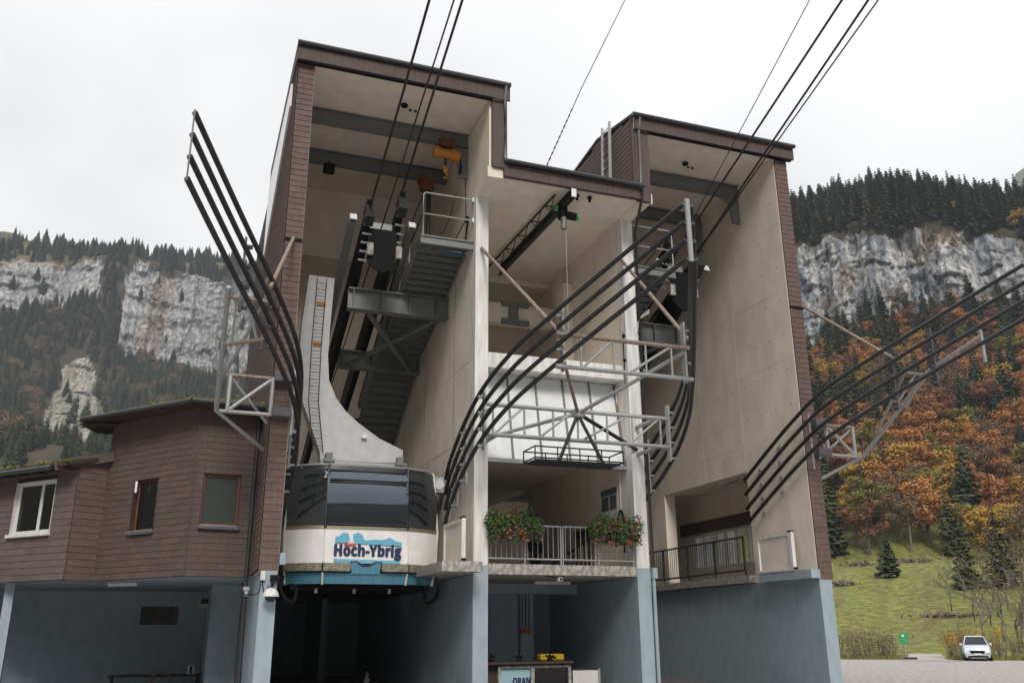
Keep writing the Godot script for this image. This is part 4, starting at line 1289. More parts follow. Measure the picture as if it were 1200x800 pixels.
	# outer guides
	for side in 2:
		var X := func(x: float) -> float: return x if side == 0 else 18.98 - x
		var Q := func(x, y, z): return v3(X.call(x), y, z)
		var og := thing("cabin_guide", "four black curved guide tubes flaring out from the wall by the shingled house" if side == 0 else "four black curved guide tubes flaring from the outer wall towards the autumn wood", "guide rails", Q.call(1.2, 6.4, -20.5), "outer guide rail arms")
		var pl := []
		for q in [Vector2(-0.57, -15.0), Vector2(-0.05, -16.0), Vector2(0.48, -17.0), Vector2(1.25, -18.42), Vector2(1.90, -19.75), Vector2(2.22, -20.75), Vector2(2.37, -21.87), Vector2(2.42, -23.2), Vector2(2.36, -24.2)]:
			pl.append(Vector2(X.call(q.x), q.y))
		if side == 1: pl = [Vector2(19.36, -15.2), Vector2(18.78, -16.1), Vector2(18.15, -17.1), Vector2(17.30, -18.5), Vector2(16.60, -19.9), Vector2(16.42, -21.0), Vector2(16.38, -22.2), Vector2(16.40, -23.8)]
		tube4(og, pl, 10.5, 0.44)
		var sg := 1.0 if side == 0 else -1.0
		s = Sh.new(); s.box(Q.call(-0.57, 9.84, -15.0), Vector3(0.03, 1.42, 0.05)); put(og, "nose_plate", s, M.tube)
		plate4(og, X.call(0.72), -17.6, 10.5, 0.44, -0.12 * sg, M.zinc_box)
		plate4(og, X.call(1.26), -18.55, 10.5, 0.44, -0.12 * sg, M.zinc_box)
		plate4(og, X.call(2.22), -21.05, 10.5, 0.44, -0.10 * sg, M.galv)
		plate4(og, X.call(2.36), -22.2, 10.5, 0.44, -0.12 * sg, M.galv)
		plate4(og, X.call(2.38), -23.2, 10.5, 0.44, -0.12 * sg, M.galv)
		for y in [7.35, 6.5]:
			s = Sh.new(); s.cbox(Q.call(1.86, y, -20.86), Vector3(0.44, 0.22, 0.28), 0.015)
			put(og, "wall_bracket", s, M.zinc_box)
		# box truss on the wall
		strut(og, Q.call(0.63, 7.32, -20.9), Q.call(1.66, 7.32, -20.9), 0.04, M.rusty, "chord")
		strut(og, Q.call(0.63, 6.45, -20.9), Q.call(1.66, 6.45, -20.9), 0.045, M.galv, "chord")
		strut(og, Q.call(0.66, 6.45, -20.9), Q.call(0.66, 7.32, -20.9), 0.05, M.galv, "upright")
		strut(og, Q.call(1.62, 6.45, -20.9), Q.call(1.62, 7.32, -20.9), 0.05, M.galv, "upright")
		strut(og, Q.call(0.70, 6.5, -20.9), Q.call(1.58, 7.28, -20.9), 0.045, M.galv, "diagonal")
		strut(og, Q.call(0.70, 7.25, -20.95), Q.call(1.62, 6.35, -21.5), 0.035, M.galv, "diagonal")
		# boom out to the forward truss
		var b0 = Q.call(0.42, 6.45, -20.9); var b1 = Q.call(0.36, 8.35, -17.9)
		strut(og, b0, b1, 0.055, M.galv, "boom")
		strut(og, b0, Q.call(0.66, 6.45, -20.9), 0.045, M.galv, "boom_link")
		strut(og, b0, Q.call(1.58, 5.78, -21.7), 0.045, M.galv, "wall_strut")
		strut(og, Q.call(0.36, 8.2, -18.1), Q.call(1.14, 8.2, -18.1), 0.045, M.rusty, "chord")
		strut(og, Q.call(0.40, 7.42, -18.9), Q.call(1.22, 7.5, -18.5), 0.04, M.rusty, "chord")
		strut(og, Q.call(0.75, 8.2, -18.1), Q.call(1.05, 7.48, -18.6), 0.03, M.galv, "diagonal")
		strut(og, Q.call(0.55, 8.2, -18.1), Q.call(0.55, 7.45, -18.8), 0.025, M.galv, "upright")
		strut(og, Q.call(0.45, 7.0, -20.2), Q.call(1.12, 8.2, -18.1), 0.04, M.galv, "diagonal")
		strut(og, Q.call(1.84, 11.0, -20.96), Q.call(1.20, 8.55, -18.2), 0.045, M.rusty, "stay_rod")
		if side == 1:
			strut(og, Q.call(0.36, 8.35, -17.9), Q.call(-0.1, 8.9, -16.6), 0.045, M.galv, "boom")
			strut(og, Q.call(-0.12, 9.05, -16.6), Q.call(-0.12, 8.2, -16.6), 0.05, M.galv, "upright")

# ------------------------------------------------------------------ the docked cabin
var CAB := v3(4.60, 0, -24.0)
func cring(y: float, hw: float, fw: float, back: float, L := 6.2) -> Array:
	var c := 0.62
	return [CAB + v3(-hw, y, -back - c), CAB + v3(-fw, y, -back), CAB + v3(fw, y, -back), CAB + v3(hw, y, -back - c),
		CAB + v3(hw, y, -L + c), CAB + v3(fw, y, -L), CAB + v3(-fw, y, -L), CAB + v3(-hw, y, -L + c)]

func bulge(i: int) -> float: return 0.10 if i in [0, 2, 4, 6] else 0.025

func cface(s: Sh, lo: Array, hi: Array, i: int, th := 0.0, bow := 0.0):
	# a face of the shell, rounded in plan; bow rounds it in height as well
	var j := (i + 1) % 8
	var out: Vector3 = (lo[j] - lo[i]).cross(Vector3.UP).normalized()
	var nu := 10 if bulge(i) > 0.1 else 4
	var nv := 8 if bow > 0.0 else 1
	for side in (2 if th > 0.0 else 1):
		s.st.set_smooth_group(1 + side)
		for v in nv:
			for u in nu:
				var q := []
				for e in [[0, 0], [1, 0], [1, 1], [0, 1]]:
					var fu := float(u + e[0]) / nu; var fv := float(v + e[1]) / nv
					var a: Vector3 = lo[i].lerp(lo[j], fu); var b: Vector3 = hi[i].lerp(hi[j], fu)
					q.append(a.lerp(b, fv) + out * (bulge(i) * sin(PI * fu) + bow * sin(PI * fv) - th * side))
				if side == 0: s.quad(q[0], q[1], q[2], q[3])
				else: s.quad(q[3], q[2], q[1], q[0])
	s.flat()

func cabin():
	var c := thing("cable_car_cabin", "white and blue cable car cabin with dark panoramic glass docked in the station bay", "cable car", v3(4.6, 2.85, -24))
	var r0 := cring(2.84, 1.98, 1.10, 0.10); var r1 := cring(3.12, 2.02, 1.12, 0.04); var r2 := cring(3.36, 2.06, 1.12, 0.0)
	var r3 := cring(4.22, 2.10, 1.11, 0.02); var r4 := cring(5.88, 1.99, 1.09, 0.13); var r5 := cring(5.95, 1.96, 1.07, 0.17); var r6 := cring(6.03, 1.86, 1.0, 0.34)
	# lower white body: one panel for each face
	for i in 8:
		var s := Sh.new(); cface(s, r2, r3, i, 0.04)
		put(c, "body_panel", s, M.cabin_white)
	for i in 8:
		var s := Sh.new(); cface(s, r0, r1, i, 0.03); put(c, "skirt", s, M.cabin_blue)
	for i in 8:                                         # dark glass, bowed a little in height
		var s := Sh.new()
		cface(s, [0, 1, 2, 3, 4, 5, 6, 7].map(func(k): return r3[k].lerp(r4[k], 0.06)), [0, 1, 2, 3, 4, 5, 6, 7].map(func(k): return r3[k].lerp(r4[k], 0.97)), i, 0.02, 0.06)
		put(c, "window_pane", s, M.cabin_glass)
	var s := Sh.new()
	for i in 8: cface(s, r3, [0, 1, 2, 3, 4, 5, 6, 7].map(func(k): return r3[k].lerp(r4[k], 0.06)), i, 0.03)
	put(c, "sill_trim", s, M.trim)
	s = Sh.new()
	for i in 8: cface(s, [0, 1, 2, 3, 4, 5, 6, 7].map(func(k): return r3[k].lerp(r4[k], 0.97)), r5, i, 0.03)
	put(c, "roof_edge", s, M.frame_black)
	s = Sh.new()
	for i in 8: cface(s, r5, r6, i)
	for i in range(1, 7): s.tri(r6[0], r6[i], r6[i + 1])
	put(c, "roof", s, M.galv)
	for k in 8:                                         # posts at the corners of the glass
		s = Sh.new(); s.tube([r3[k], r4[k], r5[k]], 0.035, 6)
		put(c, "window_post", s, M.frame_black)
	for k in [0, 3]:                                    # pale edge strips down the flanks
		s = Sh.new(); s.tube([r0[k] + v3(0, 0, 0.02), r2[k] + v3(0, 0, 0.02), r3[k] + v3(0, 0, 0.03), r4[k] + v3(0, 0, 0.03), r5[k]], 0.035, 6)
		put(c, "edge_strip", s, M.white_paint)
	for k in [1, 2]:
		s = Sh.new(); s.tube([r0[k] + v3(0, -0.02, 0.015), r1[k] + v3(0, 0, 0.015)], 0.03, 6); put(c, "skirt_strip", s, M.white_paint)
		s = Sh.new(); s.tube([r2[k] + v3(0, 0.03, 0.01), r3[k] + v3(0, 0.02, 0.01)], 0.025, 6); put(c, "panel_strip", s, M.cabin_white)
	# sash of the front window: transom and frame
	var fz := func(f: float) -> Vector3: return r3[1].lerp(r4[1], f)
	for f in [0.09, 0.76, 0.80, 0.955]:
		var p: Vector3 = fz.call(f)
		s = Sh.new()
		s.box(v3(CAB.x, p.y, p.z + 0.04 + 0.06 * sin(PI * f)), Vector3(2.10, 0.035, 0.03))
		put(c, "sash_bar", s, M.dark_steel)
	s = Sh.new(); var pm_: Vector3 = fz.call(0.88); s.box(v3(CAB.x, pm_.y, pm_.z + 0.02), Vector3(0.05, 0.1, 0.03)); put(c, "sash_latch", s, M.galv)
	s = Sh.new(); pm_ = fz.call(0.30); s.bar(v3(CAB.x - 0.6, fz.call(0.47).y, fz.call(0.47).z + 0.03), v3(CAB.x + 0.75, fz.call(0.45).y, fz.call(0.45).z + 0.03), 0.012, 0.012); put(c, "wiper", s, M.black)
	# bumper round the front
	for seg in [[0, 1, 1.0], [1, 2, 1.0], [2, 3, 1.0]]:
		s = Sh.new()
		var a: Vector3 = r1[seg[0]].lerp(r2[seg[0]], 0.55); var b: Vector3 = r1[seg[1]].lerp(r2[seg[1]], 0.55)
		var out: Vector3 = (b - a).cross(Vector3.UP).normalized()
		if seg[0] == 1:
			var m := (a + b) * 0.5
			s.bar(a + out * 0.06, m + v3(-0.42, 0, 0) + out * 0.06, 0.10, 0.20); s.bar(m + v3(0.42, 0, 0) + out * 0.06, b + out * 0.06, 0.10, 0.20)
		else:
			for u in 6:
				var p0 := a.lerp(b, u / 6.0) + out * (0.05 + 0.10 * sin(PI * u / 6.0)); var p1 := a.lerp(b, (u + 1) / 6.0) + out * (0.05 + 0.10 * sin(PI * (u + 1) / 6.0))
				s.bar(p0, p1, 0.10, 0.20)
		put(c, "bumper", s, M.bumper)
	s = Sh.new()
	s.extr([Vector2(-0.36, -0.15), Vector2(0.36, -0.15), Vector2(0.42, 0.14), Vector2(0.25, 0.15), Vector2(0.1, 0.07), Vector2(-0.1, 0.07), Vector2(-0.25, 0.15), Vector2(-0.42, 0.14)], v3(CAB.x, 3.24, -24.04), Vector3.RIGHT, Vector3.UP, 0.05)
	put(c, "coupling_shield", s, M.cabin_blue)
	s = Sh.new(); s.tube([v3(CAB.x - 0.42, 3.39, -23.975), v3(CAB.x - 0.25, 3.40, -23.975), v3(CAB.x - 0.1, 3.31, -23.975), v3(CAB.x + 0.1, 3.31, -23.975), v3(CAB.x + 0.25, 3.40, -23.975), v3(CAB.x + 0.42, 3.39, -23.975)], 0.022, 6)
	put(c, "shield_seal", s, M.navy)
	# underside
	exb(c, "floor_frame", CAB.x - 1.85, CAB.x + 1.85, 2.70, 2.86, -24.5, -29.9, M.black)
	for x in [-1.2, -0.2, 0.75]:
		s = Sh.new(); s.tube([CAB + v3(x, 2.74, -0.45), CAB + v3(x, 2.62, -0.45)], 0.05, 8); put(c, "buffer", s, M.galv)
	for sgn in [-1.0, 1.0]:
		s = Sh.new(); s.tube(catmull([CAB + v3(sgn * 2.06, 3.05, -0.5), CAB + v3(sgn * 2.10, 2.7, -0.45), CAB + v3(sgn * 1.95, 2.45, -0.4), CAB + v3(sgn * 1.75, 2.40, -0.4), CAB + v3(sgn * 1.70, 2.75, -0.45)], 5), 0.05, 6)
		put(c, "guide_horn", s, M.rubber)
	# inside: floor, seats along the walls, grab rails
	exb(c, "cabin_floor", CAB.x - 1.95, CAB.x + 1.95, 3.30, 3.36, -24.6, -29.6, M.seat_grey)
	for y in [4.55, 4.95]:
		s = Sh.new(); s.tube([CAB + v3(-1.92, y, -0.72), CAB + v3(-1.02, y, -0.16), CAB + v3(1.02, y, -0.16), CAB + v3(1.92, y, -0.72)], 0.018, 6); put(c, "grab_rail", s, M.galv)
	for x in [-1.3, -0.3, 0.6, 1.4]:
		s = Sh.new(); s.tube([CAB + v3(x, 3.36, -2.2), CAB + v3(x, 5.85, -2.2)], 0.022, 6); put(c, "pole", s, M.galv)
	exb(c, "ceiling_panel", CAB.x - 1.8, CAB.x + 1.8, 5.86, 5.9, -24.5, -29.7, M.seat_grey)
	# lettering and emblem
	var lg := Node3D.new(); lg.name = "emblem"; c.add_child(lg)
	var zL := -23.965
	word(lg, "lettering", "Hoch-Ybrig", 3.74, 5.54, 3.44, 3.86, zL, M.navy, true)
	s = Sh.new()
	s.extr([Vector2(0, 0), Vector2(1.78, -0.06), Vector2(1.78, 0.04), Vector2(1.62, 0.07), Vector2(1.44, 0.16), Vector2(1.3, 0.10), Vector2(1.0, 0.10), Vector2(0.78, 0.07), Vector2(0.70, 0.22), Vector2(0.6, 0.27), Vector2(0.46, 0.22), Vector2(0.36, 0.14), Vector2(0.34, 0.25), Vector2(0.2, 0.25), Vector2(0.08, 0.16), Vector2(0, 0.14)], v3(3.76, 3.88, zL), Vector3.RIGHT, Vector3.UP, 0.004)
	put(lg, "mountain_print", s, M.logo_blue)
	s = Sh.new()
	s.extr([Vector2(0.30, -0.06), Vector2(0.54, -0.06), Vector2(0.47, 0.06), Vector2(0.45, 0.24), Vector2(0.38, 0.24), Vector2(0.37, 0.06)], v3(3.76, 3.88, zL + 0.005), Vector3.RIGHT, Vector3.UP, 0.002)
	put(lg, "summit_print", s, M.cabin_white)
	s = Sh.new(); s.ext(4.0, 4.3, 3.80, 3.85, zL + 0.006, zL + 0.009)
	for k in 6: s.ext(4.01 + k * 0.05, 4.03 + k * 0.05, 3.853, 3.90, zL + 0.006, zL + 0.009)
	put(lg, "red_print", s, M.red)
	s = Sh.new(); s.extr([Vector2(0, 0), Vector2(1.76, -0.02), Vector2(1.76, 0.06), Vector2(0, 0.08)], v3(3.74, 3.385, zL - 0.002), Vector3.RIGHT, Vector3.UP, 0.003)
	put(lg, "stripe_print", s, M.logo_blue)
	word(lg, "number", "2", 3.38, 3.46, 5.58, 5.74, -24.0, M.panel)
	hanger(c)

func word(parent: Node3D, called: String, text: String, x0: float, x1: float, y0: float, y1: float, z: float, m: Material, bold := false):
	var f := SystemFont.new()
	f.font_names = PackedStringArray(["Droid Sans"])
	f.font_weight = 800 if bold else 400
	var t := TextMesh.new()
	t.text = text; t.font = f; t.font_size = 48; t.depth = 0.01; t.pixel_size = 0.01
	var am := ArrayMesh.new()
	if bold:                                            # heavier strokes: the same letters laid slightly apart
		var st := SurfaceTool.new()
		var e := t.get_aabb().size.y * 0.035
		var k := 0
		for d in [Vector2(-1, 0), Vector2(1, 0), Vector2(0, 0.7), Vector2(0, -0.7), Vector2(-0.7, 0.5), Vector2(0.7, -0.5), Vector2(0.7, 0.5), Vector2(-0.7, -0.5)]:
			st.append_from(t, 0, Transform3D(Basis(), Vector3(d.x * e, d.y * e, 0.0012 * k)))
			k += 1
		am = st.commit()
	var o := MeshInstance3D.new()
	o.mesh = am if bold else t; o.material_override = m; o.name = called
	parent.add_child(o, true)
	var bb := am.get_aabb() if bold else t.get_aabb()
	var sx := (x1 - x0) / bb.size.x; var sy := (y1 - y0) / bb.size.y
	o.scale = Vector3(sx, sy, 0.8)
	var off := Vector3.ZERO
	var p: Node = parent
	while p is Node3D and p != self:
		off += p.position; p = p.get_parent()
	o.position = v3(x0 - bb.position.x * sx, y0 - bb.position.y * sy, z) - off

func hanger(c: Node3D):
	# white hanger arm, swung to one side of the saddles, with a ladder on its face
	var zh := -25.5
	var outl := []
	for q in [[2.79, 11.9], [2.67, 10.3], [2.66, 9.12], [2.86, 7.93], [3.43, 6.52], [3.46, 6.25], [5.84, 6.36], [5.84, 6.73], [5.1, 7.05], [4.48, 7.46], [4.1, 7.78], [3.80, 8.15], [3.56, 8.68], [3.49, 9.4], [3.50, 10.4], [3.55, 11.88]]:
		outl.append(Vector2(q[0], q[1]))
	var s := Sh.new(); s.extr(outl, v3(0, 0, zh - 0.5), Vector3.RIGHT, Vector3.UP, 0.5)
	var h := put(c, "hanger_arm", s, M.hanger)
	s = Sh.new()
	for x in [3.0, 3.28]:
		s.tube([v3(x + 0.02, 11.8, zh + 0.10), v3(x - 0.02, 9.6, zh + 0.10), v3(x, 8.0, zh + 0.10), v3(x + 0.22, 6.5, zh + 0.10)], 0.014, 6)
	var la := put(c, "ladder", s, M.dark_steel)
	for k in 24:
		var y := 6.7 + k * 0.215
		var xx := 3.0 + (0.02 if y > 10.0 else 0.0) + maxf(0.0, (8.0 - y) / 1.5 * 0.22)
		s = Sh.new(); s.tube([v3(xx, y, zh + 0.10), v3(xx + 0.28, y, zh + 0.10)], 0.011, 5)
		loc(la, "rung", s, M.dark_steel)
	for q in [[3.05, 11.0], [3.02, 9.75]]:
		s = Sh.new(); s.box(v3(q[0] + 0.14, q[1], zh + 0.03), Vector3(0.26, 0.12, 0.02)); loc(h, "warning_plate", s, M.orange)
	# rows of rivets and frame on the cabin roof
	s = Sh.new()
	for k in 40: s.ball(v3(3.52 + k * 0.058, 6.33, zh + 0.01), Vector3.ONE * 0.014, 5, 3)
	for i in range(6, 15):
		var a: Vector2 = outl[i]; var b: Vector2 = outl[i + 1]
		var n := int((b - a).length() / 0.09)
		for k in n:
			var p := a.lerp(b, (k + 0.5) / n) + Vector2(-(b - a).y, (b - a).x).normalized() * 0.05
			s.ball(v3(p.x, p.y, zh + 0.01), Vector3.ONE * 0.012, 5, 3)
	for i in range(0, 4):
		var a: Vector2 = outl[i]; var b: Vector2 = outl[i + 1]
		var n := int((b - a).length() / 0.09)
		for k in n:
			var p := a.lerp(b, (k + 0.5) / n) + Vector2(0.06, 0)
			s.ball(v3(p.x, p.y, zh + 0.01), Vector3.ONE * 0.012, 5, 3)
	var rv := loc(h, "rivets", s, M.galv)
	rv.set_meta("kind", "stuff")
	s = Sh.new(); s.cbox(v3(4.65, 6.18, -25.4), Vector3(2.5, 0.16, 0.5), 0.03); s.cbox(v3(4.65, 6.08, -25.3), Vector3(2.6, 0.08, 0.8), 0.02)
	loc(h, "roof_frame", s, M.galv)
	for x in [3.62, 5.66]:
		s = Sh.new(); s.cbox(v3(x, 6.26, -25.1), Vector3(0.2, 0.36, 0.24), 0.02); s.tube([v3(x - 0.16, 6.2, -24.96), v3(x + 0.16, 6.2, -24.96)], 0.06, 8)
		loc(h, "suspension_joint", s, M.steel)
	s = Sh.new(); s.tube([v3(4.66, 6.4, zh + 0.02), v3(4.66, 6.95, zh + 0.02)], 0.012, 5); s.box(v3(4.66, 7.05, zh + 0.06), Vector3(0.14, 0.1, 0.12))
	loc(h, "roof_lamp", s, M.panel)

# ------------------------------------------------------------------ railings, flowers, lamps and other fittings
func railing_run(r: Node3D, a: Vector3, b: Vector3, H: float, n_posts: int, n_bars: int, m: Material, rr := 0.024):
	strut(r, a + Vector3(0, H, 0), b + Vector3(0, H, 0), rr, m, "top_rail")
	strut(r, a + Vector3(0, 0.14, 0), b + Vector3(0, 0.14, 0), rr, m, "bottom_rail")
	for k in n_posts:
		var p := a.lerp(b, float(k) / (n_posts - 1))
		strut(r, p, p + Vector3(0, H, 0), rr, m, "post")
	for k in n_bars:
		var p := a.lerp(b, (k + 0.5) / n_bars)
		strut(r, p + Vector3(0, 0.14, 0), p + Vector3(0, H, 0), 0.010, m, "baluster")

func leaves(s: Sh, c: Vector3, rad: Vector3, n: int, size: float, cols: Array, hollow := 0.35, vary := 0.25):
	for i in n:
		var d := Vector3(rng.randfn(), rng.randfn(), rng.randfn()).normalized()
		var k := lerpf(hollow, 1.0, pow(rng.randf(), 0.5)) * rng.randf_range(0.86, 1.08)
		var p := c + d * rad * k
		var nrm := (d + Vector3(rng.randfn(), rng.randfn() + 0.5, rng.randfn()) * 0.5).normalized()
		var u := nrm.cross(Vector3(rng.randfn(), rng.randfn(), rng.randfn())).normalized() * size * rng.randf_range(0.6, 1.2)
		var v := nrm.cross(u.normalized()).normalized() * size * rng.randf_range(0.5, 1.0)
		var cc: Color = cols[rng.randi() % cols.size()]
		s.col(cc * rng.randf_range(1.0 - vary, 1.0 + vary))
		s.tri(p - u, p + v * 0.9, p + u * 0.2 - v * 0.9)
		s.tri(p + u, p - v * 0.6 + u * 0.2, p + v * 0.9)

func flower_box(x0: float, x1: float, label: String):
	var f := thing("flower_box", label, "flowers", v3((x0 + x1) * 0.5, 3.9, -22.1), "flower boxes on the balcony railing")
	var s := Sh.new()
	s.ext(x0 + 0.12, x1 - 0.12, 3.92, 4.12, -21.92, -22.14)
	put(f, "planter", s, M.dark_wood)
	s = Sh.new(true)
	var L := x1 - x0
	for k in 7:
		var cx := x0 + L * (k + 0.5) / 7.0
		leaves(s, v3(cx, 4.24 + rng.randf_range(-0.06, 0.10), -21.98), Vector3(0.19, (0.30 + 0.16 * sin(PI * (k + 0.5) / 7.0)) + rng.randf_range(-0.04, 0.04), 0.27), 260, 0.042, [Color(0.05, 0.11, 0.025), Color(0.08, 0.15, 0.03), Color(0.035, 0.075, 0.02)], 0.2)
		leaves(s, v3(cx, 3.98 + rng.randf_range(-0.08, 0.04), -21.94), Vector3(0.15, 0.2, 0.16), 80, 0.036, [Color(0.05, 0.10, 0.025), Color(0.10, 0.09, 0.03), Color(0.035, 0.07, 0.02)], 0.2)
	put(f, "foliage", s, M.leaf)
	var tints := {"red_blossoms": Color(0.45, 0.02, 0.02), "orange_blossoms": Color(0.55, 0.12, 0.03), "pink_blossoms": Color(0.45, 0.16, 0.22), "violet_blossoms": Color(0.22, 0.06, 0.22)}
	for t in tints:
		s = Sh.new(true)
		for k in 9:
			var p := v3(rng.randf_range(x0 + 0.05, x1 - 0.05), rng.randf_range(3.82, 4.5), -21.74 - rng.randf_range(0, 0.05))
			if t == "red_blossoms" and x0 < 8.0: p = v3(rng.randf_range(x0 + 0.45, x0 + 0.85), rng.randf_range(4.52, 4.60), -21.9)
			leaves(s, p, Vector3(0.05, 0.045, 0.04), 14, 0.022, [tints[t]], 0.1)
		var o := put(f, t, s, M.leaf); o.set_meta("kind", "stuff")

func fittings():
	var s: Sh
	# railing of the middle balcony
	var r := thing("balcony_railing", "grey metal balcony railing with two light panels between the flower boxes", "railing", v3(9.5, 3.29, -22.3))
	railing_run(r, v3(7.42, 3.29, -22.3), v3(9.46, 3.29, -22.3), 1.0, 3, 14, M.galv)
	railing_run(r, v3(9.52, 3.29, -22.3), v3(11.6, 3.29, -22.3), 1.0, 3, 14, M.galv)
	flower_box(7.30, 8.78, "flower box with red geraniums, next to the docked cabin")
	flower_box(10.2, 11.68, "flower box with mixed pink and orange flowers, next to the empty bay")
	var r2 := thing("balcony_railing", "dark railing along the opening of the empty bay", "railing", v3(16.5, 3.26, -27))
	railing_run(r2, v3(16.45, 3.26, -24.2), v3(16.45, 3.26, -31.0), 1.15, 5, 48, M.dark_steel, 0.03)
	# framed panels at the dock edges
	for q in [[6.55, "cream framed dock panel beside the docked cabin", 3.28], [16.33, "cream framed dock panel on the outer wall of the empty bay", 3.24]]:
		var x: float = q[0]; var y: float = q[2]
		var d := thing("dock_panel", q[1], "panel", v3(x, y, -22.5), "dock edge panels")
		s = Sh.new()
		s.ext(x - 0.05, x + 0.05, y, y + 0.07, -21.6, -23.3); s.ext(x - 0.05, x + 0.05, y + 0.98, y + 1.06, -21.6, -23.3)
		s.ext(x - 0.052, x + 0.052, y + 0.07, y + 0.98, -21.6, -21.74); s.ext(x - 0.048, x + 0.048, y + 0.07, y + 0.98, -23.2, -23.3)
		put(d, "frame", s, M.cream)
		exb(d, "infill", x - 0.01, x + 0.02, y + 0.07, y + 0.98, -21.74, -23.2, M.plaster)
		s = Sh.new(); s.ext(x - 0.06, x + 0.06, y + 1.06, y + 1.10, -21.6, -21.75); s.ext(x - 0.06, x + 0.06, y + 0.02, y + 0.08, -21.55, -21.6); put(d, "hinge", s, M.black)
	# floodlight on the wall behind the cabin's shoulder
	var fl := thing("floodlight", "square floodlight with round lens on the wall by the cabin", "lamp", v3(6.85, 5.5, -25))
	s = Sh.new(); s.cbox(v3(6.84, 5.66, -25.0), Vector3(0.28, 0.46, 0.34), 0.03, Basis(Vector3.UP, -0.35)); put(fl, "housing", s, M.galv)
	s = Sh.new(); s.tube([v3(6.80, 5.66, -24.86), v3(6.78, 5.66, -24.80)], 0.14, 16); put(fl, "lens", s, M.headlight)
	# dome camera, junction boxes and cables on the corner pillar
	var dm := thing("dome_camera", "white dome surveillance camera on the pale blue corner pillar", "camera", v3(1.93, 2.4, -20.9))
	s = Sh.new(); s.tube([v3(1.92, 2.38, -20.72), v3(1.92, 2.40, -20.72), v3(1.92, 2.45, -20.72), v3(1.92, 2.51, -20.72), v3(1.92, 2.55, -20.72), v3(1.92, 2.57, -20.72)], [0.18, 0.176, 0.163, 0.125, 0.073, 0.02], 20); put(dm, "hood", s, M.white_paint)
	s = Sh.new(); s.ball(v3(1.92, 2.37, -20.72), Vector3(0.13, 0.11, 0.13), 14, 8); put(dm, "dome", s, M.glass)
	s = Sh.new(); s.tube([v3(1.92, 2.56, -20.72), v3(1.96, 2.72, -20.80), v3(2.02, 2.78, -20.98)], 0.035, 6); s.box(v3(2.0, 2.78, -20.93), Vector3(0.2, 0.14, 0.1)); put(dm, "bracket", s, M.black)
	var jb := thing("junction_box", "small white junction box with loose cables under the shingles", "box", v3(1.7, 2.75, -20.95))
	s = Sh.new(); s.cbox(v3(1.74, 2.83, -20.93), Vector3(0.11, 0.2, 0.08), 0.01); put(jb, "case", s, M.white_paint)
	s = Sh.new(); s.tube(catmull([v3(1.74, 2.74, -20.93), v3(1.78, 2.5, -20.92), v3(1.9, 2.45, -20.9), v3(1.86, 2.62, -20.9)], 5), 0.012, 5); put(jb, "cable", s, M.black)
	s = Sh.new(); s.tube(catmull([v3(1.70, 2.7, -20.94), v3(1.66, 2.45, -21.0), v3(1.50, 2.5, -22.5)], 5), 0.012, 5); put(jb, "cable", s, M.black)
	var bx := thing("sensor_box", "pale blue sensor box at the cabin side of the shingled pillar", "box", v3(2.12, 3.1, -21.0))
	s = Sh.new(); s.cbox(v3(2.14, 3.2, -20.95), Vector3(0.13, 0.26, 0.12), 0.015); put(bx, "case", s, M.blue)
	s = Sh.new(); s.tube([v3(2.14, 3.07, -20.95), v3(2.16, 2.9, -21.0)], 0.02, 6); put(bx, "cable", s, M.black)
	# ladder on the roof
	var ld := thing("roof_ladder", "pale aluminium ladder standing on the low roof against the shingled side wall", "ladder", v3(11.45, 14.16, -22.4))
	for z in [-22.16, -22.68]:
		s = Sh.new(); s.bar(v3(11.32, 14.17, z), v3(11.40, 17.05 if z < -22.4 else 17.0, z), 0.05, 0.08, Vector3.RIGHT); put(ld, "rail", s, M.galv)
	for k in 10:
		var y := 14.4 + k * 0.27
		s = Sh.new(); s.tube([v3(11.33 + k * 0.0075, y, -22.16), v3(11.33 + k * 0.0075, y, -22.68)], 0.016, 6); put(ld, "rung", s, M.galv)
	# hoist rail of the middle bay
	var hr := thing("monorail_beam", "dark steel monorail beam with cable track under the low middle ceiling", "beam", v3(9.45, 13.5, -24))
	s = Sh.new(); s.ibeam(v3(9.42, 13.52, -27.1), v3(9.50, 13.52, -20.88), 0.14, 0.26, 0.02); put(hr, "beam", s, M.dark_steel)
	s = Sh.new(); s.box(v3(9.50, 13.52, -20.86), Vector3(0.15, 0.26, 0.02)); put(hr, "end_cap", s, M.panel)
	s = Sh.new(); s.bar(v3(8.98, 13.60, -27.1), v3(9.10, 13.60, -21.3), 0.04, 0.05); put(hr, "cable_track", s, M.dark_steel)
	for k in 5:
		var z := -26.4 + k * 1.1
		s = Sh.new(); s.bar(v3(8.99 + k * 0.02, 13.58, z), v3(9.4, 13.58, z), 0.03, 0.03); put(hr, "track_arm", s, M.dark_steel)
		s = Sh.new(); s.tube(catmull([v3(9.0 + k * 0.02, 13.56, z), v3(9.08, 13.28, z + 0.35), v3(9.06, 13.56, z + 0.8)], 6), 0.014, 5); put(hr, "festoon_cable", s, M.black)
	var gh := thing("chain_hoist", "black and green electric chain hoist on the monorail of the middle bay", "hoist", v3(9.5, 13.2, -21.5))
	s = Sh.new(); s.cbox(v3(9.46, 13.20, -21.6), Vector3(0.22, 0.34, 0.3), 0.03); put(gh, "trolley", s, M.black)
	s = Sh.new(); s.tube([v3(9.50, 13.12, -21.5), v3(9.82, 13.10, -21.5)], 0.12, 12); put(gh, "motor", s, M.black)
	s = Sh.new(); s.tube([v3(9.82, 13.10, -21.5), v3(9.90, 13.10, -21.5)], 0.11, 12); s.tube([v3(9.20, 13.34, -21.6), v3(9.28, 13.34, -21.6)], 0.10, 12); put(gh, "green_cover", s, M.green)
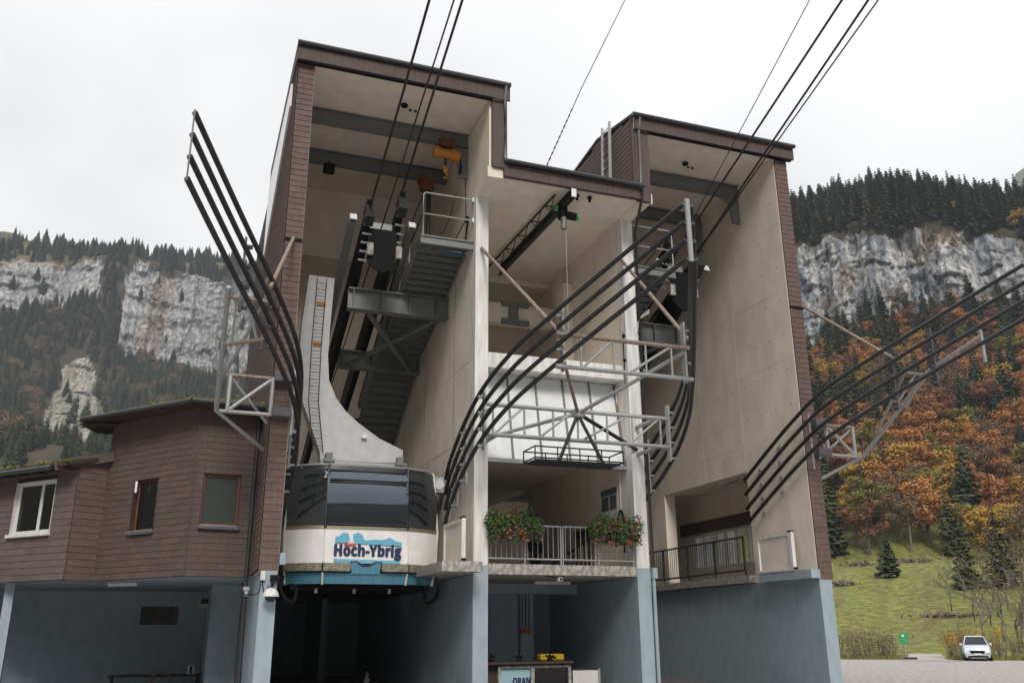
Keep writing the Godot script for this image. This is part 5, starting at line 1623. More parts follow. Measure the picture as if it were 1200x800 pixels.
	s = Sh.new(); s.tube([v3(9.44, 13.02, -21.5), v3(9.44, 12.66, -21.5)], 0.085, 10); put(gh, "chain_bag", s, M.steel)
	s = Sh.new(); s.tube([v3(9.50, 13.0, -21.5), v3(9.50, 9.3, -21.5)], 0.009, 5); put(gh, "chain", s, M.galv)
	# spotlights near the middle fascia
	for x in [9.75, 10.15]:
		var sp := thing("spotlight", "small dark spotlight under the low roof edge, nearer the monorail" if x < 10.0 else "small dark spotlight under the low roof edge, nearer the ladder", "lamp", v3(x, 13.6, -21.2), "roof edge spotlights")
		s = Sh.new(); s.tube([v3(x, 13.66, -21.2), v3(x, 13.6, -21.2)], 0.07, 8); s.box(v3(x, 13.55, -21.2), Vector3(0.06, 0.12, 0.06)); put(sp, "body", s, M.black)
	# poster and pipes on the balcony wall
	var po := thing("info_poster", "grey blue notice board with two pictures on the balcony wall", "poster", v3(11.63, 5.1, -23.7))
	exb(po, "board", 11.62, 11.648, 4.72, 5.62, -23.15, -24.25, M.white_wall)
	exb(po, "header", 11.612, 11.62, 5.42, 5.60, -23.17, -24.23, M.poster_blue)
	exb(po, "picture", 11.612, 11.62, 4.98, 5.38, -23.22, -23.64, M.poster_grey)
	exb(po, "picture", 11.612, 11.62, 4.98, 5.38, -23.74, -24.18, M.poster_grey)
	var hs := thing("wall_conduit", "slim vertical conduit with black hose loop on the balcony wall", "pipe", v3(11.6, 4.5, -22.9))
	s = Sh.new(); s.tube([v3(11.62, 8.5, -22.95), v3(11.62, 4.9, -22.95)], 0.02, 6); put(hs, "conduit", s, M.cream)
	s = Sh.new(); s.tube(catmull([v3(11.6, 4.3, -23.1), v3(11.58, 4.75, -23.05), v3(11.58, 4.85, -22.85), v3(11.6, 4.4, -22.75), v3(11.6, 3.7, -22.8)], 6), 0.03, 6); put(hs, "hose", s, M.black)
	# stair rail, timber frame and figure deeper on the balcony
	var sr := thing("stair_rail", "dark sloping stair handrail with upright bars behind the balcony railing", "railing", v3(11.2, 3.3, -26))
	strut(sr, v3(11.5, 4.35, -24.4), v3(11.5, 3.35, -30.0), 0.03, M.dark_steel, "handrail")
	for k in 18: strut(sr, v3(11.5, 3.29, -24.5 - k * 0.3), v3(11.5, 4.33 - k * 0.053, -24.5 - k * 0.3), 0.012, M.cream, "baluster")
	var tf := thing("timber_gate", "brown timber gate leaf standing by the stair rail", "gate", v3(11.55, 3.3, -25.5))
	for k in 5: exb(tf, "board", 11.54, 11.58, 3.3, 4.62, -24.9 - k * 0.24, -25.13 - k * 0.24, M.wood)
	exb(tf, "cross_rail", 11.52, 11.538, 4.38, 4.56, -24.9, -26.1, M.dark_wood)
	person()
	# tube lamps
	for q in [[v3(9.6, 2.98, -24.6), v3(10.7, 2.98, -24.6), "switched-off tube lamp under the balcony slab"], [v3(17.3, 6.36, -25.6), v3(17.6, 6.36, -26.9), "slim tube lamp on the ceiling of the side room"], [v3(-1.7, 2.87, -26.2), v3(-1.0, 2.87, -25.7), "flat lamp under the floor of the shingled house"]]:
		var tl := thing("tube_lamp", q[2], "lamp", q[0], "unlit ceiling lamps")
		s = Sh.new(); s.bar(q[0], q[1], 0.12, 0.05); put(tl, "housing", s, M.white_paint)
		s = Sh.new(); s.tube([q[0] - Vector3(0, 0.04, 0), q[1] - Vector3(0, 0.04, 0)], 0.02, 8); put(tl, "tube", s, M.panel)
	var cc := thing("bullet_camera", "small white camera under the balcony slab edge", "camera", v3(10.0, 2.95, -22.6))
	s = Sh.new(); s.cbox(v3(9.42, 2.93, -22.35), Vector3(0.12, 0.11, 0.2), 0.02); put(cc, "body", s, M.white_paint)
	s = Sh.new(); s.tube([v3(9.42, 2.93, -22.25), v3(9.42, 2.93, -22.235)], 0.035, 10); put(cc, "lens", s, M.black)
	s = Sh.new(); s.tube([v3(9.36, 2.99, -22.4), v3(9.1, 3.02, -22.5)], 0.015, 5); put(cc, "cable", s, M.black)
	for q in [[v3(1.52, 2.62, -22.58), "little grey spotlight on the downpipe bracket by the shingled house"]]:
		var sl := thing("spotlight", q[1], "lamp", q[0])
		s = Sh.new(); s.cbox(q[0], Vector3(0.16, 0.10, 0.14), 0.02); s.tube([q[0] + v3(0, -0.05, 0), q[0] + v3(0.02, -0.16, 0.05)], 0.05, 8); put(sl, "body", s, M.galv)
	# wiring column on the pier between middle and empty bay
	var cb := thing("cable_bundle", "bent grey cable bundle at the cross beam of the empty bay", "cables", v3(12.3, 10, -22.8))
	for k in 3:
		s = Sh.new(); s.tube(catmull([v3(12.9, 11.0 + 0.05 * k, -23.0), v3(12.5, 10.7, -22.9), v3(12.35 + 0.03 * k, 10.2, -22.9), v3(12.38 + 0.03 * k, 9.3, -22.9), v3(12.7, 9.0, -22.9)], 6), 0.03, 6); put(cb, "cable", s, M.galv)
	for q in [[9.8, -22.16], [9.35, -22.16], [8.55, -22.16]]: pass
	var ck := thing("cable_cleats", "black cable cleats on the inner edge of the pier beside the empty bay", "cleats", v3(11.7, 8.8, -22.2))
	for y in [9.9, 9.15, 8.4]:
		s = Sh.new(); s.cbox(v3(11.62, y, -22.3), Vector3(0.08, 0.06, 0.1), 0.01); put(ck, "cleat", s, M.black)
	s = Sh.new(); s.tube([v3(11.60, 10.0, -22.3), v3(11.60, 8.3, -22.3)], 0.015, 6); put(ck, "rod", s, M.black)

func person():
	# small figure in a dark coat seen behind the railing bars, back turned
	var p := thing("person", "person in a dark coat standing behind the balcony railing next to the flower box", "person", v3(10.25, 3.29, -26.2))
	var bones := [[v3(0, 0.72, 0), v3(0, 1.08, 0), 0.14, 0.15], [v3(0, 1.08, 0), v3(0, 1.2, 0), 0.12, 0.05], [v3(0, 1.2, 0), v3(0, 1.27, 0.01), 0.05, 0.05],
		[v3(-0.07, 0.72, 0), v3(-0.075, 0.4, 0.02), 0.085, 0.065], [v3(-0.075, 0.4, 0.02), v3(-0.075, 0.06, 0), 0.062, 0.045],
		[v3(0.07, 0.72, 0), v3(0.08, 0.4, 0.03), 0.085, 0.065], [v3(0.08, 0.4, 0.03), v3(0.08, 0.06, 0), 0.062, 0.045],
		[v3(-0.075, 0.04, 0), v3(-0.075, 0.035, 0.15), 0.045, 0.035], [v3(0.08, 0.04, 0), v3(0.085, 0.035, 0.15), 0.045, 0.035],
		[v3(-0.15, 1.1, 0), v3(-0.2, 0.86, 0.0), 0.058, 0.048], [v3(-0.2, 0.86, 0.0), v3(-0.19, 0.66, 0.06), 0.046, 0.035],
		[v3(0.15, 1.1, 0), v3(0.2, 0.86, 0.0), 0.058, 0.048], [v3(0.2, 0.86, 0.0), v3(0.19, 0.66, 0.06), 0.046, 0.035]]
	loc(p, "body", nets(bones, 0.02, 0.035), M.coat)
	var head := nets([[v3(0, 1.33, 0.0), v3(0, 1.42, 0.0), 0.085, 0.095], [v3(0, 1.35, 0.095), v3(0, 1.38, 0.085), 0.018, 0.014]], 0.012, 0.02)
	loc(p, "head", head, M.skin)
	loc(p, "hair", nets([[v3(0, 1.40, -0.025), v3(0, 1.46, -0.01), 0.095, 0.08], [v3(0, 1.38, -0.06), v3(0, 1.25, -0.07), 0.07, 0.05]], 0.014, 0.02), M.hair)
	for sx in [-1.0, 1.0]:
		var hb := [[v3(sx * 0.19, 0.66, 0.06), v3(sx * 0.188, 0.60, 0.075), 0.026, 0.026]]
		for k in 4: hb.append([v3(sx * 0.19, 0.60, 0.055 + k * 0.015), v3(sx * 0.182, 0.54 + 0.006 * absf(k - 1.5), 0.06 + k * 0.015), 0.008, 0.006])
		hb.append([v3(sx * 0.185, 0.64, 0.09), v3(sx * 0.18, 0.595, 0.112), 0.009, 0.007])
		loc(p, "hand", nets(hb, 0.006, 0.004), M.skin)

func nets(bones: Array, cell: float, k: float) -> ArrayMesh:
	# smooth union of tapered capsules meshed as surface nets
	var lo := Vector3.INF; var hi := -Vector3.INF
	for b in bones:
		var rr := Vector3.ONE * (maxf(b[2], b[3]) + cell * 2.5)
		lo = lo.min(b[0] - rr).min(b[1] - rr); hi = hi.max(b[0] + rr).max(b[1] + rr)
	var n := Vector3i(((hi - lo) / cell).ceil()) + Vector3i.ONE
	var f := PackedFloat32Array(); f.resize(n.x * n.y * n.z); f.fill(9.0)
	for b in bones:
		var rr := Vector3.ONE * (maxf(b[2], b[3]) + cell * 2.0 + k)
		var i0 := Vector3i(((b[0].min(b[1]) - rr - lo) / cell).floor()).clamp(Vector3i.ZERO, n - Vector3i.ONE)
		var i1 := Vector3i(((b[0].max(b[1]) + rr - lo) / cell).ceil()).clamp(Vector3i.ZERO, n - Vector3i.ONE)
		var ab: Vector3 = b[1] - b[0]
		for z in range(i0.z, i1.z + 1):
			for y in range(i0.y, i1.y + 1):
				for x in range(i0.x, i1.x + 1):
					var q := lo + Vector3(x, y, z) * cell
					var t := clampf((q - b[0]).dot(ab) / ab.length_squared(), 0.0, 1.0)
					var d: float = (q - b[0] - ab * t).length() - lerpf(b[2], b[3], t)
					var id := x + n.x * (y + n.y * z)
					var o := f[id]
					var h := maxf(k - absf(o - d), 0.0) / k
					f[id] = minf(o, d) - h * h * k * 0.25
	var vert := {}
	var s := Sh.new(); s.smooth()
	var cv := func(c: Vector3i):
		if vert.has(c): return vert[c]
		var sum := Vector3.ZERO; var cnt := 0
		for e in [[0, 1], [0, 2], [0, 4], [1, 3], [1, 5], [2, 3], [2, 6], [3, 7], [4, 5], [4, 6], [5, 7], [6, 7]]:
			var a := Vector3i(e[0] & 1, (e[0] >> 1) & 1, e[0] >> 2) + c; var b2 := Vector3i(e[1] & 1, (e[1] >> 1) & 1, e[1] >> 2) + c
			var fa := f[a.x + n.x * (a.y + n.y * a.z)]; var fb := f[b2.x + n.x * (b2.y + n.y * b2.z)]
			if (fa < 0.0) != (fb < 0.0):
				sum += Vector3(a).lerp(Vector3(b2), fa / (fa - fb)); cnt += 1
		vert[c] = lo + (sum / maxf(cnt, 1)) * cell
		return vert[c]
	for z in range(1, n.z - 1):
		for y in range(1, n.y - 1):
			for x in range(1, n.x - 1):
				var fa := f[x + n.x * (y + n.y * z)]
				for ax in 3:
					var st2 := Vector3i(1 if ax == 0 else 0, 1 if ax == 1 else 0, 1 if ax == 2 else 0)
					var fb := f[x + st2.x + n.x * (y + st2.y + n.y * (z + st2.z))]
					if (fa < 0.0) == (fb < 0.0): continue
					var u := Vector3i(1 if ax == 1 else 0, 1 if ax == 2 else 0, 1 if ax == 0 else 0)
					var w := Vector3i(1 if ax == 2 else 0, 1 if ax == 0 else 0, 1 if ax == 1 else 0)
					var c := Vector3i(x, y, z)
					var q0 = cv.call(c); var q1 = cv.call(c - u); var q2 = cv.call(c - u - w); var q3 = cv.call(c - w)
					if fa < 0.0: s.quad(q0, q1, q2, q3)
					else: s.quad(q3, q2, q1, q0)
	return s.done()

# ------------------------------------------------------------------ things in the open ground floor
func basement_things():
	var s: Sh
	var k := thing("display_case", "low glazed display case with blue picture and dark counter top under the balcony", "display", v3(9.3, 0, -24))
	exb(k, "counter_top", 7.75, 10.42, 0.80, 0.86, -23.85, -25.0, M.dark_wood)
	exb(k, "carcass", 7.8, 10.38, 0.05, 0.798, -24.12, -24.95, M.dark_wood)
	s = Sh.new(); s.ext(8.28, 10.40, 0.70, 0.76, -23.98, -24.1); s.ext(8.28, 8.36, 0.05, 0.70, -23.98, -24.1); s.ext(9.22, 9.32, 0.05, 0.70, -23.98, -24.1); s.ext(10.32, 10.40, 0.05, 0.70, -23.98, -24.1)
	put(k, "frame", s, M.concrete)
	exb(k, "picture", 8.36, 9.22, 0.05, 0.70, -24.06, -24.08, mat("sky_print", lin(0.30, 0.48, 0.55), 0.5))
	exb(k, "pane", 9.32, 10.32, 0.05, 0.70, -24.05, -24.06, M.glass)
	word(k, "lettering", "ORAN", 8.72, 9.22, 0.28, 0.46, -24.05, M.navy, true)
	var p2 := thing("display_board", "pale green-white board standing beside the display case", "board", v3(10.9, 0, -24))
	exb(p2, "board", 10.46, 11.22, 0.0, 0.62, -24.0, -24.03, M.white_wall)
	exb(p2, "edge_frame", 11.22, 11.28, 0.0, 0.66, -23.98, -24.05, M.concrete)
	exb(p2, "top_rail", 10.46, 11.22, 0.622, 0.66, -23.98, -24.05, M.dark_steel)
	for q in [[8.15, "dark wheel clamp on the counter, nearest the blue pier"], [8.95, "dark wheel clamp in the middle of the counter"], [9.85, "dark wheel clamp on the counter in front of the yellow case"]]:
		var w := thing("wheel_clamp", q[1], "clamp", v3(q[0], 0.86, -24.2), "clamps on the counter")
		s = Sh.new()
		for a in 5:
			var an := a * 1.2566 + 0.3
			s.tube([v3(q[0], 0.97, -24.2), v3(q[0] + cos(an) * 0.13, 0.97 + sin(an) * 0.10, -24.2 + 0.05 * (a % 2))], 0.028, 5)
		put(w, "jaws", s, M.black)
		s = Sh.new(); s.tube([v3(q[0], 0.86, -24.2), v3(q[0], 0.95, -24.2)], 0.04, 6); put(w, "foot", s, M.black)
	var y := thing("yellow_case", "yellow plastic case lying on the counter", "case", v3(10.0, 0.86, -24.6))
	s = Sh.new(); s.cbox(v3(10.05, 0.95, -24.6), Vector3(0.72, 0.17, 0.3), 0.03); put(y, "shell", s, M.yellow)
	s = Sh.new(); s.box(v3(10.05, 0.95, -24.44), Vector3(0.2, 0.05, 0.03)); put(y, "handle", s, M.black)
	var e := thing("switch_panel", "row of small red and orange switches on conduits down the blue column", "switches", v3(10.1, 1.7, -26.55))
	for q in 3:
		strut(e, v3(9.95 + q * 0.11, 1.75, -26.57), v3(9.95 + q * 0.11, 3.0, -26.57), 0.012, M.black, "conduit")
		s = Sh.new(); s.cbox(v3(9.95 + q * 0.11, 1.66, -26.55), Vector3(0.09, 0.16, 0.08), 0.01); put(e, "switch", s, M.red if q == 0 else M.orange)
	var fb := thing("fuse_box", "small grey fuse box on the dark wall under the shingled house", "box", v3(0.5, 2.3, -26.5))
	s = Sh.new(); s.cbox(v3(0.72, 2.42, -26.5), Vector3(0.28, 0.3, 0.12), 0.015); put(fb, "case", s, M.steel)
	s = Sh.new(); s.cbox(v3(0.72, 2.46, -26.43), Vector3(0.2, 0.12, 0.02), 0.004); put(fb, "cover", s, M.black)
	var ch := thing("garden_chair", "low orange-brown chair standing at the dark wall under the house", "chair", v3(-0.2, 0, -28.6))
	s = Sh.new(); s.tube(catmull([v3(-0.45, 0.28, -28.5), v3(-0.42, 0.5, -28.6), v3(-0.2, 0.58, -28.62), v3(0.02, 0.5, -28.6), v3(0.05, 0.28, -28.5)], 6), 0.03, 6); put(ch, "backrest", s, M.wood)
	exb(ch, "seat", -0.46, 0.06, 0.25, 0.29, -28.1, -28.55, M.wood)
	for q in [v3(-0.43, 0, -28.12), v3(0.03, 0, -28.12), v3(-0.43, 0, -28.52), v3(0.03, 0, -28.52)]: strut(ch, q + v3(0, 0.02, 0), q + v3(0, 0.25, 0), 0.02, M.wood, "leg")
	var bt := thing("work_trestle", "dark timber trestle table under the shingled house", "table", v3(-0.9, 0, -29))
	exb(bt, "table_top", -1.6, 0.95, 0.46, 0.51, -29.0, -29.9, M.dark_wood)
	for q in [-1.5, 0.8]: exb(bt, "leg", q - 0.04, q + 0.04, 0.02, 0.46, -29.2, -29.3, M.dark_wood)
	var pc := thing("white_carton", "pale carton standing on the trestle table", "carton", v3(0.55, 0.51, -29.3))
	s = Sh.new(); s.cbox(v3(0.6, 0.63, -29.4), Vector3(0.2, 0.24, 0.2), 0.005); put(pc, "carton", s, M.white_wall)
	s = Sh.new(); s.box(v3(0.6, 0.63, -29.29), Vector3(0.06, 0.2, 0.01)); put(pc, "print", s, M.black)
	var st_ := thing("statue", "small grey stone figure in the dark room below the cabin", "statue", v3(5.6, 0, -28.4))
	loc(st_, "figure", nets([[v3(0, 0.1, 0), v3(0.01, 0.24, 0), 0.09, 0.07], [v3(0.01, 0.24, 0), v3(0.02, 0.36, 0), 0.07, 0.05], [v3(0.02, 0.4, 0), v3(0.03, 0.46, 0), 0.04, 0.05], [v3(0.02, 0.34, 0), v3(0.09, 0.28, 0.05), 0.03, 0.025]], 0.015, 0.03), M.concrete)
	exb(st_, "plinth", 5.42, 5.8, 0.02, 0.1, -28.2, -28.6, M.concrete)

# ------------------------------------------------------------------ vegetation
func spruce_proto(v: int) -> Node3D:
	var o := Node3D.new()
	rng.seed = 100 + v
	var s := Sh.new()
	s.tube([v3(0, -0.06, 0), v3(0, 0.5, 0), v3(0, 0.97, 0)], [0.016, 0.010, 0.002], 5)
	loc(o, "trunk", s, M.bark)
	s = Sh.new(true)
	var levels := 17 + v
	var tint: Array = [Color(0.034, 0.052, 0.024), Color(0.044, 0.062, 0.026), Color(0.030, 0.044, 0.026), Color(0.060, 0.070, 0.028)]
	for i in levels:
		var f := float(i) / levels
		var y := lerpf(0.07 + 0.03 * (v % 2), 0.97, f)
		var r := (0.185 - 0.015 * (v % 3)) * pow(1.0 - f, 0.82) + 0.012
		var n := 9 if f < 0.6 else 6
		var a0 := rng.randf() * TAU
		for k in n:
			if rng.randf() < 0.06: continue
			var an := a0 + TAU * k / n + rng.randfn() * 0.14
			var rr := r * rng.randf_range(0.68, 1.15)
			var d := v3(cos(an), 0, sin(an)); var sd := v3(-sin(an), 0, cos(an))
			var dr := rr * rng.randf_range(0.25, 0.5)
			var w := rr * rng.randf_range(0.26, 0.40) + 0.006
			var root := v3(0, y + 0.012, 0); var mid := d * rr * 0.55 + v3(0, y - dr * 0.35, 0); var tip := d * rr + v3(0, y - dr * 0.75, 0)
			s.col(tint[v] * rng.randf_range(0.7, 1.35))
			var hang := v3(0, -w * 0.55, 0)
			s.tri(root, mid - sd * w + hang, mid); s.tri(root, mid, mid + sd * w + hang)
			s.tri(mid, mid - sd * w + hang, tip); s.tri(mid, tip, mid + sd * w + hang)
			s.tri(mid - sd * w * 0.3, mid - sd * w * 0.9 + hang * 2.2 + d * rr * 0.1, tip + hang * 0.6)
	loc(o, "crown", s, M.needle)
	return o

func broad_proto(v: int, cols: Array, bare := 0.0) -> Node3D:
	var o := Node3D.new()
	rng.seed = 300 + v
	var s := Sh.new()
	var top := v3(rng.randf_range(-0.03, 0.03), 0.55, rng.randf_range(-0.03, 0.03))
	s.tube([v3(0, -0.05, 0), top * 0.5, top, top + v3(0.01, 0.28, 0)], [0.018, 0.014, 0.010, 0.003], 5)
	var tips := []
	for k in 9:
		var an := k * 2.4 + rng.randf()
		var y := rng.randf_range(0.28, 0.6)
		var b := v3(cos(an) * rng.randf_range(0.12, 0.24), y + rng.randf_range(0.12, 0.30), sin(an) * rng.randf_range(0.12, 0.24))
		var a := top * (y / 0.55)
		s.tube([a, a.lerp(b, 0.5) + v3(0, -0.02, 0), b], [0.007, 0.005, 0.002], 4)
		tips.append(b)
		for q in 3:
			var c := b + v3(rng.randfn() * 0.06, rng.randf_range(0.03, 0.10), rng.randfn() * 0.06)
			s.tube([a.lerp(b, 0.6), c], [0.003, 0.001], 3, false)
	loc(o, "trunk", s, M.pale_bark if bare > 0.0 else M.bark)
	s = Sh.new(true)
	tips.append(top + v3(0, 0.27, 0)); tips.append(top + v3(0, 0.12, 0)); tips.append(v3(0.05, 0.42, 0.05)); tips.append(v3(-0.06, 0.38, 0.02))
	for t in tips:
		var rad := Vector3(rng.randf_range(0.08, 0.13), rng.randf_range(0.07, 0.11), rng.randf_range(0.08, 0.13))
		leaves(s, t, rad * 1.08, int(150 * (1.0 - bare)), 0.019, [cols[0], cols[v % cols.size()]], 0.1, 0.14)
	loc(o, "crown", s, M.leaf)
	return o

func bare_proto(v: int) -> Node3D:
	var o := Node3D.new()
	rng.seed = 500 + v
	var s := Sh.new()
	var todo := [[v3(0, -0.03, 0), v3(rng.randfn() * 0.04, 1, rng.randfn() * 0.04).normalized(), 0.34, 0.012, 0]]
	while todo.size() > 0:
		var b: Array = todo.pop_back()
		var a: Vector3 = b[0]; var d: Vector3 = b[1]
		var e: Vector3 = a + d * b[2]
		s.tube([a, (a + e) * 0.5 + v3(rng.randfn(), 0, rng.randfn()) * b[2] * 0.04, e], [b[3], b[3] * 0.8, b[3] * 0.6], 4 if b[4] < 2 else 3, false)
		if b[4] >= 4: continue
		for k in (3 if b[4] < 3 else 2):
			var nd := (d + v3(rng.randfn(), 0.25 + rng.randf() * 0.4, rng.randfn()) * 0.48).normalized()
			todo.append([a.lerp(e, rng.randf_range(0.55, 1.0)), nd, b[2] * rng.randf_range(0.5, 0.75), b[3] * 0.55, b[4] + 1])
	loc(o, "branches", s, M.pale_bark)
	s = Sh.new(true)
	for k in 26: leaves(s, v3(rng.randfn() * 0.12, rng.randf_range(0.45, 1.0), rng.randfn() * 0.12), Vector3.ONE * 0.05, 5, 0.010, [Color(0.17, 0.15, 0.06), Color(0.22, 0.16, 0.05)])
	loc(o, "last_leaves", s, M.leaf)
	return o

func plant(proto: Node3D, called: String, at: Vector3, h: float, wide: float, label: String, cat: String, group: String):
	var o: Node3D = proto.duplicate()
	o.name = uniq(called)
	add_child(o)
	o.position = at
	o.rotation.y = rng.randf() * TAU
	o.scale = Vector3(h * wide, h, h * wide)
	meta(o, label, cat, group)

func spot(az: float, el: float) -> Vector3:            # where the ground stands at this bearing and height angle
	var best := land(az, 0.0)
	var t := 0.0
	while t < 6.9:
		var p := land(az, t)
		if rad_to_deg(atan2(p.y - 1.6, Vector2(p.x, p.z).length())) >= el: return p
		best = p
		t += 0.01
	return best

func vegetation():
	var sp := []
	for v in 4: sp.append(spruce_proto(v))
	var kinds := [
		["rust-orange beech", [Color(0.43, 0.19, 0.06), Color(0.34, 0.145, 0.055), Color(0.46, 0.23, 0.065)]],
		["deep rust-brown beech", [Color(0.26, 0.115, 0.055), Color(0.20, 0.09, 0.05), Color(0.30, 0.15, 0.07)]],
		["golden-yellow maple", [Color(0.47, 0.29, 0.045), Color(0.40, 0.24, 0.04), Color(0.36, 0.27, 0.05)]],
		["olive-green broadleaf tree", [Color(0.19, 0.18, 0.04), Color(0.14, 0.14, 0.035), Color(0.25, 0.20, 0.04)]],
		["grey-brown half-bare tree", [Color(0.20, 0.13, 0.07), Color(0.17, 0.11, 0.07), Color(0.14, 0.10, 0.06)]],
	]
	var br := []
	for k in 10: br.append(broad_proto(k, kinds[k % 5][1], 0.55 if k % 5 == 4 else 0.0))
	rng.seed = 77
	# wood below the cliff
	var pts := []
	var tries := 0
	var n_sp := 0; var n_br := 0
	while tries < 9000 and n_sp + n_br < 420:
		tries += 1
		var az := rng.randf_range(36.4, 53.6); var t := 2.0 + 1.15 * pow(rng.randf(), 1.15)
		if rockiness(az, t) > 0.3: continue
		var p := land(az, t)
		var ok := true
		for q in pts:
			if p.distance_squared_to(q) < 21.0: ok = false; break
		if not ok: continue
		pts.append(p)
		var edge := t < 2.35
		var mixn := hn2.get_noise_2d(p.x * 2.0, p.z * 2.0 + p.y)
		var firs := 0.32 + mixn * 0.9
		if az < 39.4 and t < 2.75: firs = 1.0
		if az > 50.5 and t < 2.45: firs += 0.4
		if t > 2.9: firs += 0.25
		if az > 40.0 and az < 50.0 and t < 2.4: firs -= 0.28
		var place := "at the foot of the wood above the meadow" if edge else ("just under the cliff" if t > 2.85 else "in the middle of the autumn wood")
		if rng.randf() < firs:
			n_sp += 1
			plant(sp[rng.randi() % 4], "spruce_tree", p, rng.randf_range(12.0, 21.0), rng.randf_range(0.9, 1.2), "dark green spruce " + place, "tree", "spruces " + place)
		else:
			n_br += 1
			var k := rng.randi() % 10
			if k % 5 == 3 and rng.randf() < 0.5: k -= 3
			plant(br[k], "autumn_tree", p, rng.randf_range(8.5, 14.0), rng.randf_range(1.15, 1.6), str(kinds[k % 5][0]) + " " + place, "tree", str(kinds[k % 5][0]) + " " + place)
	# spruces along the top of the cliff
	tries = 0
	var top_pts := []
	while tries < 9000 and top_pts.size() < 380:
		tries += 1
		var az := rng.randf_range(37.6, 53.8); var t := 3.74 + 1.4 * pow(rng.randf(), 1.2)
		if rockiness(az, t) > 0.4: continue
		var p := land(az, t)
		var ok := true
		for q in top_pts:
			if p.distance_squared_to(q) < 15.0: ok = false; break
		if ok: top_pts.append(p)
	top_pts.sort_custom(func(a, b): return a.length_squared() < b.length_squared())
	var mass := []
	for i in top_pts.size():
		var p: Vector3 = top_pts[i]
		if i % 15 == 7:
			plant(br[2 + 5 * (rng.randi() % 2)], "autumn_tree", p, rng.randf_range(8.0, 11.0), 1.1, "yellowing broadleaf tree among the spruces above the cliff", "tree", "yellowing trees above the cliff")
		elif i < 95: plant(sp[rng.randi() % 4], "spruce_tree", p, rng.randf_range(12.0, 23.0), rng.randf_range(0.9, 1.2), "dark green spruce at the rim of the grey cliff", "tree", "spruces above the cliff")
		else: mass.append([p, rng.randf_range(15.0, 25.0)])
	# far mountainside behind the shingled house
	var xf := []; var near := []
	tries = 0
	while tries < 9000 and xf.size() < 3600:
		tries += 1
		var az := rng.randf_range(-14.5, 7.0)
		var t := 2.0 + 3.75 * pow(rng.randf(), 0.8)
		var rk := rockiness(az, t)
		if rk > 0.22 and rng.randf() > 0.03: continue
		if t > 5.15 and rng.randf() < 0.45 + hn2.get_noise_2d(az * 40.0, t * 50.0): continue
		var p := land(az, t)
		xf.append([p, rng.randf_range(8.0, 15.0) + 8.0 * pow(rng.randf(), 2.0), az, t])
	xf.sort_custom(func(a, b): return a[0].length_squared() < b[0].length_squared())
	var mm := []
	for i in xf.size():
		var p: Vector3 = xf[i][0]
		if i < 90 and i % 9 == 0 or (i < 700 and i % 45 == 0):
			plant(br[[0, 1, 2, 4][rng.randi() % 4]], "autumn_tree", p, rng.randf_range(8.0, 12.0), 1.15, "small rusty broadleaf tree on the far mountainside behind the house", "tree", "autumn trees on the far mountainside")
		elif i < 60:
			plant(sp[rng.randi() % 4], "spruce_tree", p, xf[i][1], 1.1, "dark green spruce low on the far mountainside behind the house", "tree", "spruces low on the far mountainside")
		else: mm.append(xf[i])
	mm.append_array(mass)
	for v in 4:
		var st := SurfaceTool.new()
		var crown: MeshInstance3D = (br[9] if v == 3 else sp[v + 1]).get_node("crown")
		st.append_from(crown.mesh, 0, Transform3D())
		var m := MultiMesh.new()
		m.transform_format = MultiMesh.TRANSFORM_3D
		m.mesh = st.commit()
		var mine := []
		for i in mm.size():
			if (3 if i % 17 == 5 and i < 2600 else i % 3) == v: mine.append(mm[i])
		m.instance_count = mine.size()
		for i in mine.size():
			var bs := Basis(Vector3.UP, rng.randf() * TAU).scaled(Vector3(1, 1, 1) * mine[i][1] * Vector3(1.15, 1, 1.15) * Vector3(1.0 + 0.22 * sin(i * 7.3), 1, 1.0 + 0.22 * sin(i * 7.3)))
			m.set_instance_transform(i, Transform3D(bs, mine[i][0]))
		var o := MultiMeshInstance3D.new()
		o.multimesh = m
		o.material_override = M.leaf if v == 3 else M.needle
		o.name = uniq("spruce_forest" if v < 3 else "broadleaf_wood")
		add_child(o)
		o.set_meta("kind", "stuff")
		meta(o, "dense dark spruce forest covering the far mountainsides" if v == 0 else ("bluish spruce forest mixed through the far mountainsides" if v == 1 else ("paler young spruce forest among the far rock faces" if v == 2 else "grey-brown bare broadleaf wood scattered through the far spruce forest")), "forest")
	# meadow: a lone spruce, bare trees and shrubs by the road
	plant(sp[1], "spruce_tree", spot(42.2, 2.9), 7.6, 1.5, "lone small spruce standing free on the green meadow", "tree", "")
	plant(sp[0], "spruce_tree", spot(46.2, 2.2), 9.0, 1.2, "slim spruce among bare trees beside the meadow", "tree", "")
	plant(sp[2], "spruce_tree", spot(48.0, 2.2), 10.5, 1.5, "broad dark spruce behind the bare trees beside the meadow", "tree", "")
	var bare := []
	for v in 3: bare.append(bare_proto(v))
	var extra := [[48.2, -0.9, 6.0], [49.0, -0.7, 7.0], [49.9, -1.0, 6.2], [50.3, -0.6, 7.4], [51.6, -0.2, 8.4], [52.0, -0.9, 6.6], [48.0, 1.0, 8.6], [49.3, 1.6, 9.4], [50.2, 1.2, 9.6], [46.0, 1.6, 7.4], [51.0, 1.8, 9.8], [47.0, 0.2, 7.0], [48.6, 0.0, 8.0], [49.5, 0.7, 9.0], [50.0, 0.2, 8.2], [50.8, 1.0, 9.4], [51.4, 0.9, 9.0], [51.8, 1.6, 9.8], [46.3, 0.4, 6.4], [47.6, 0.8, 8.0], [52.3, 0.4, 8.8], [48.9, 2.2, 9.6]]
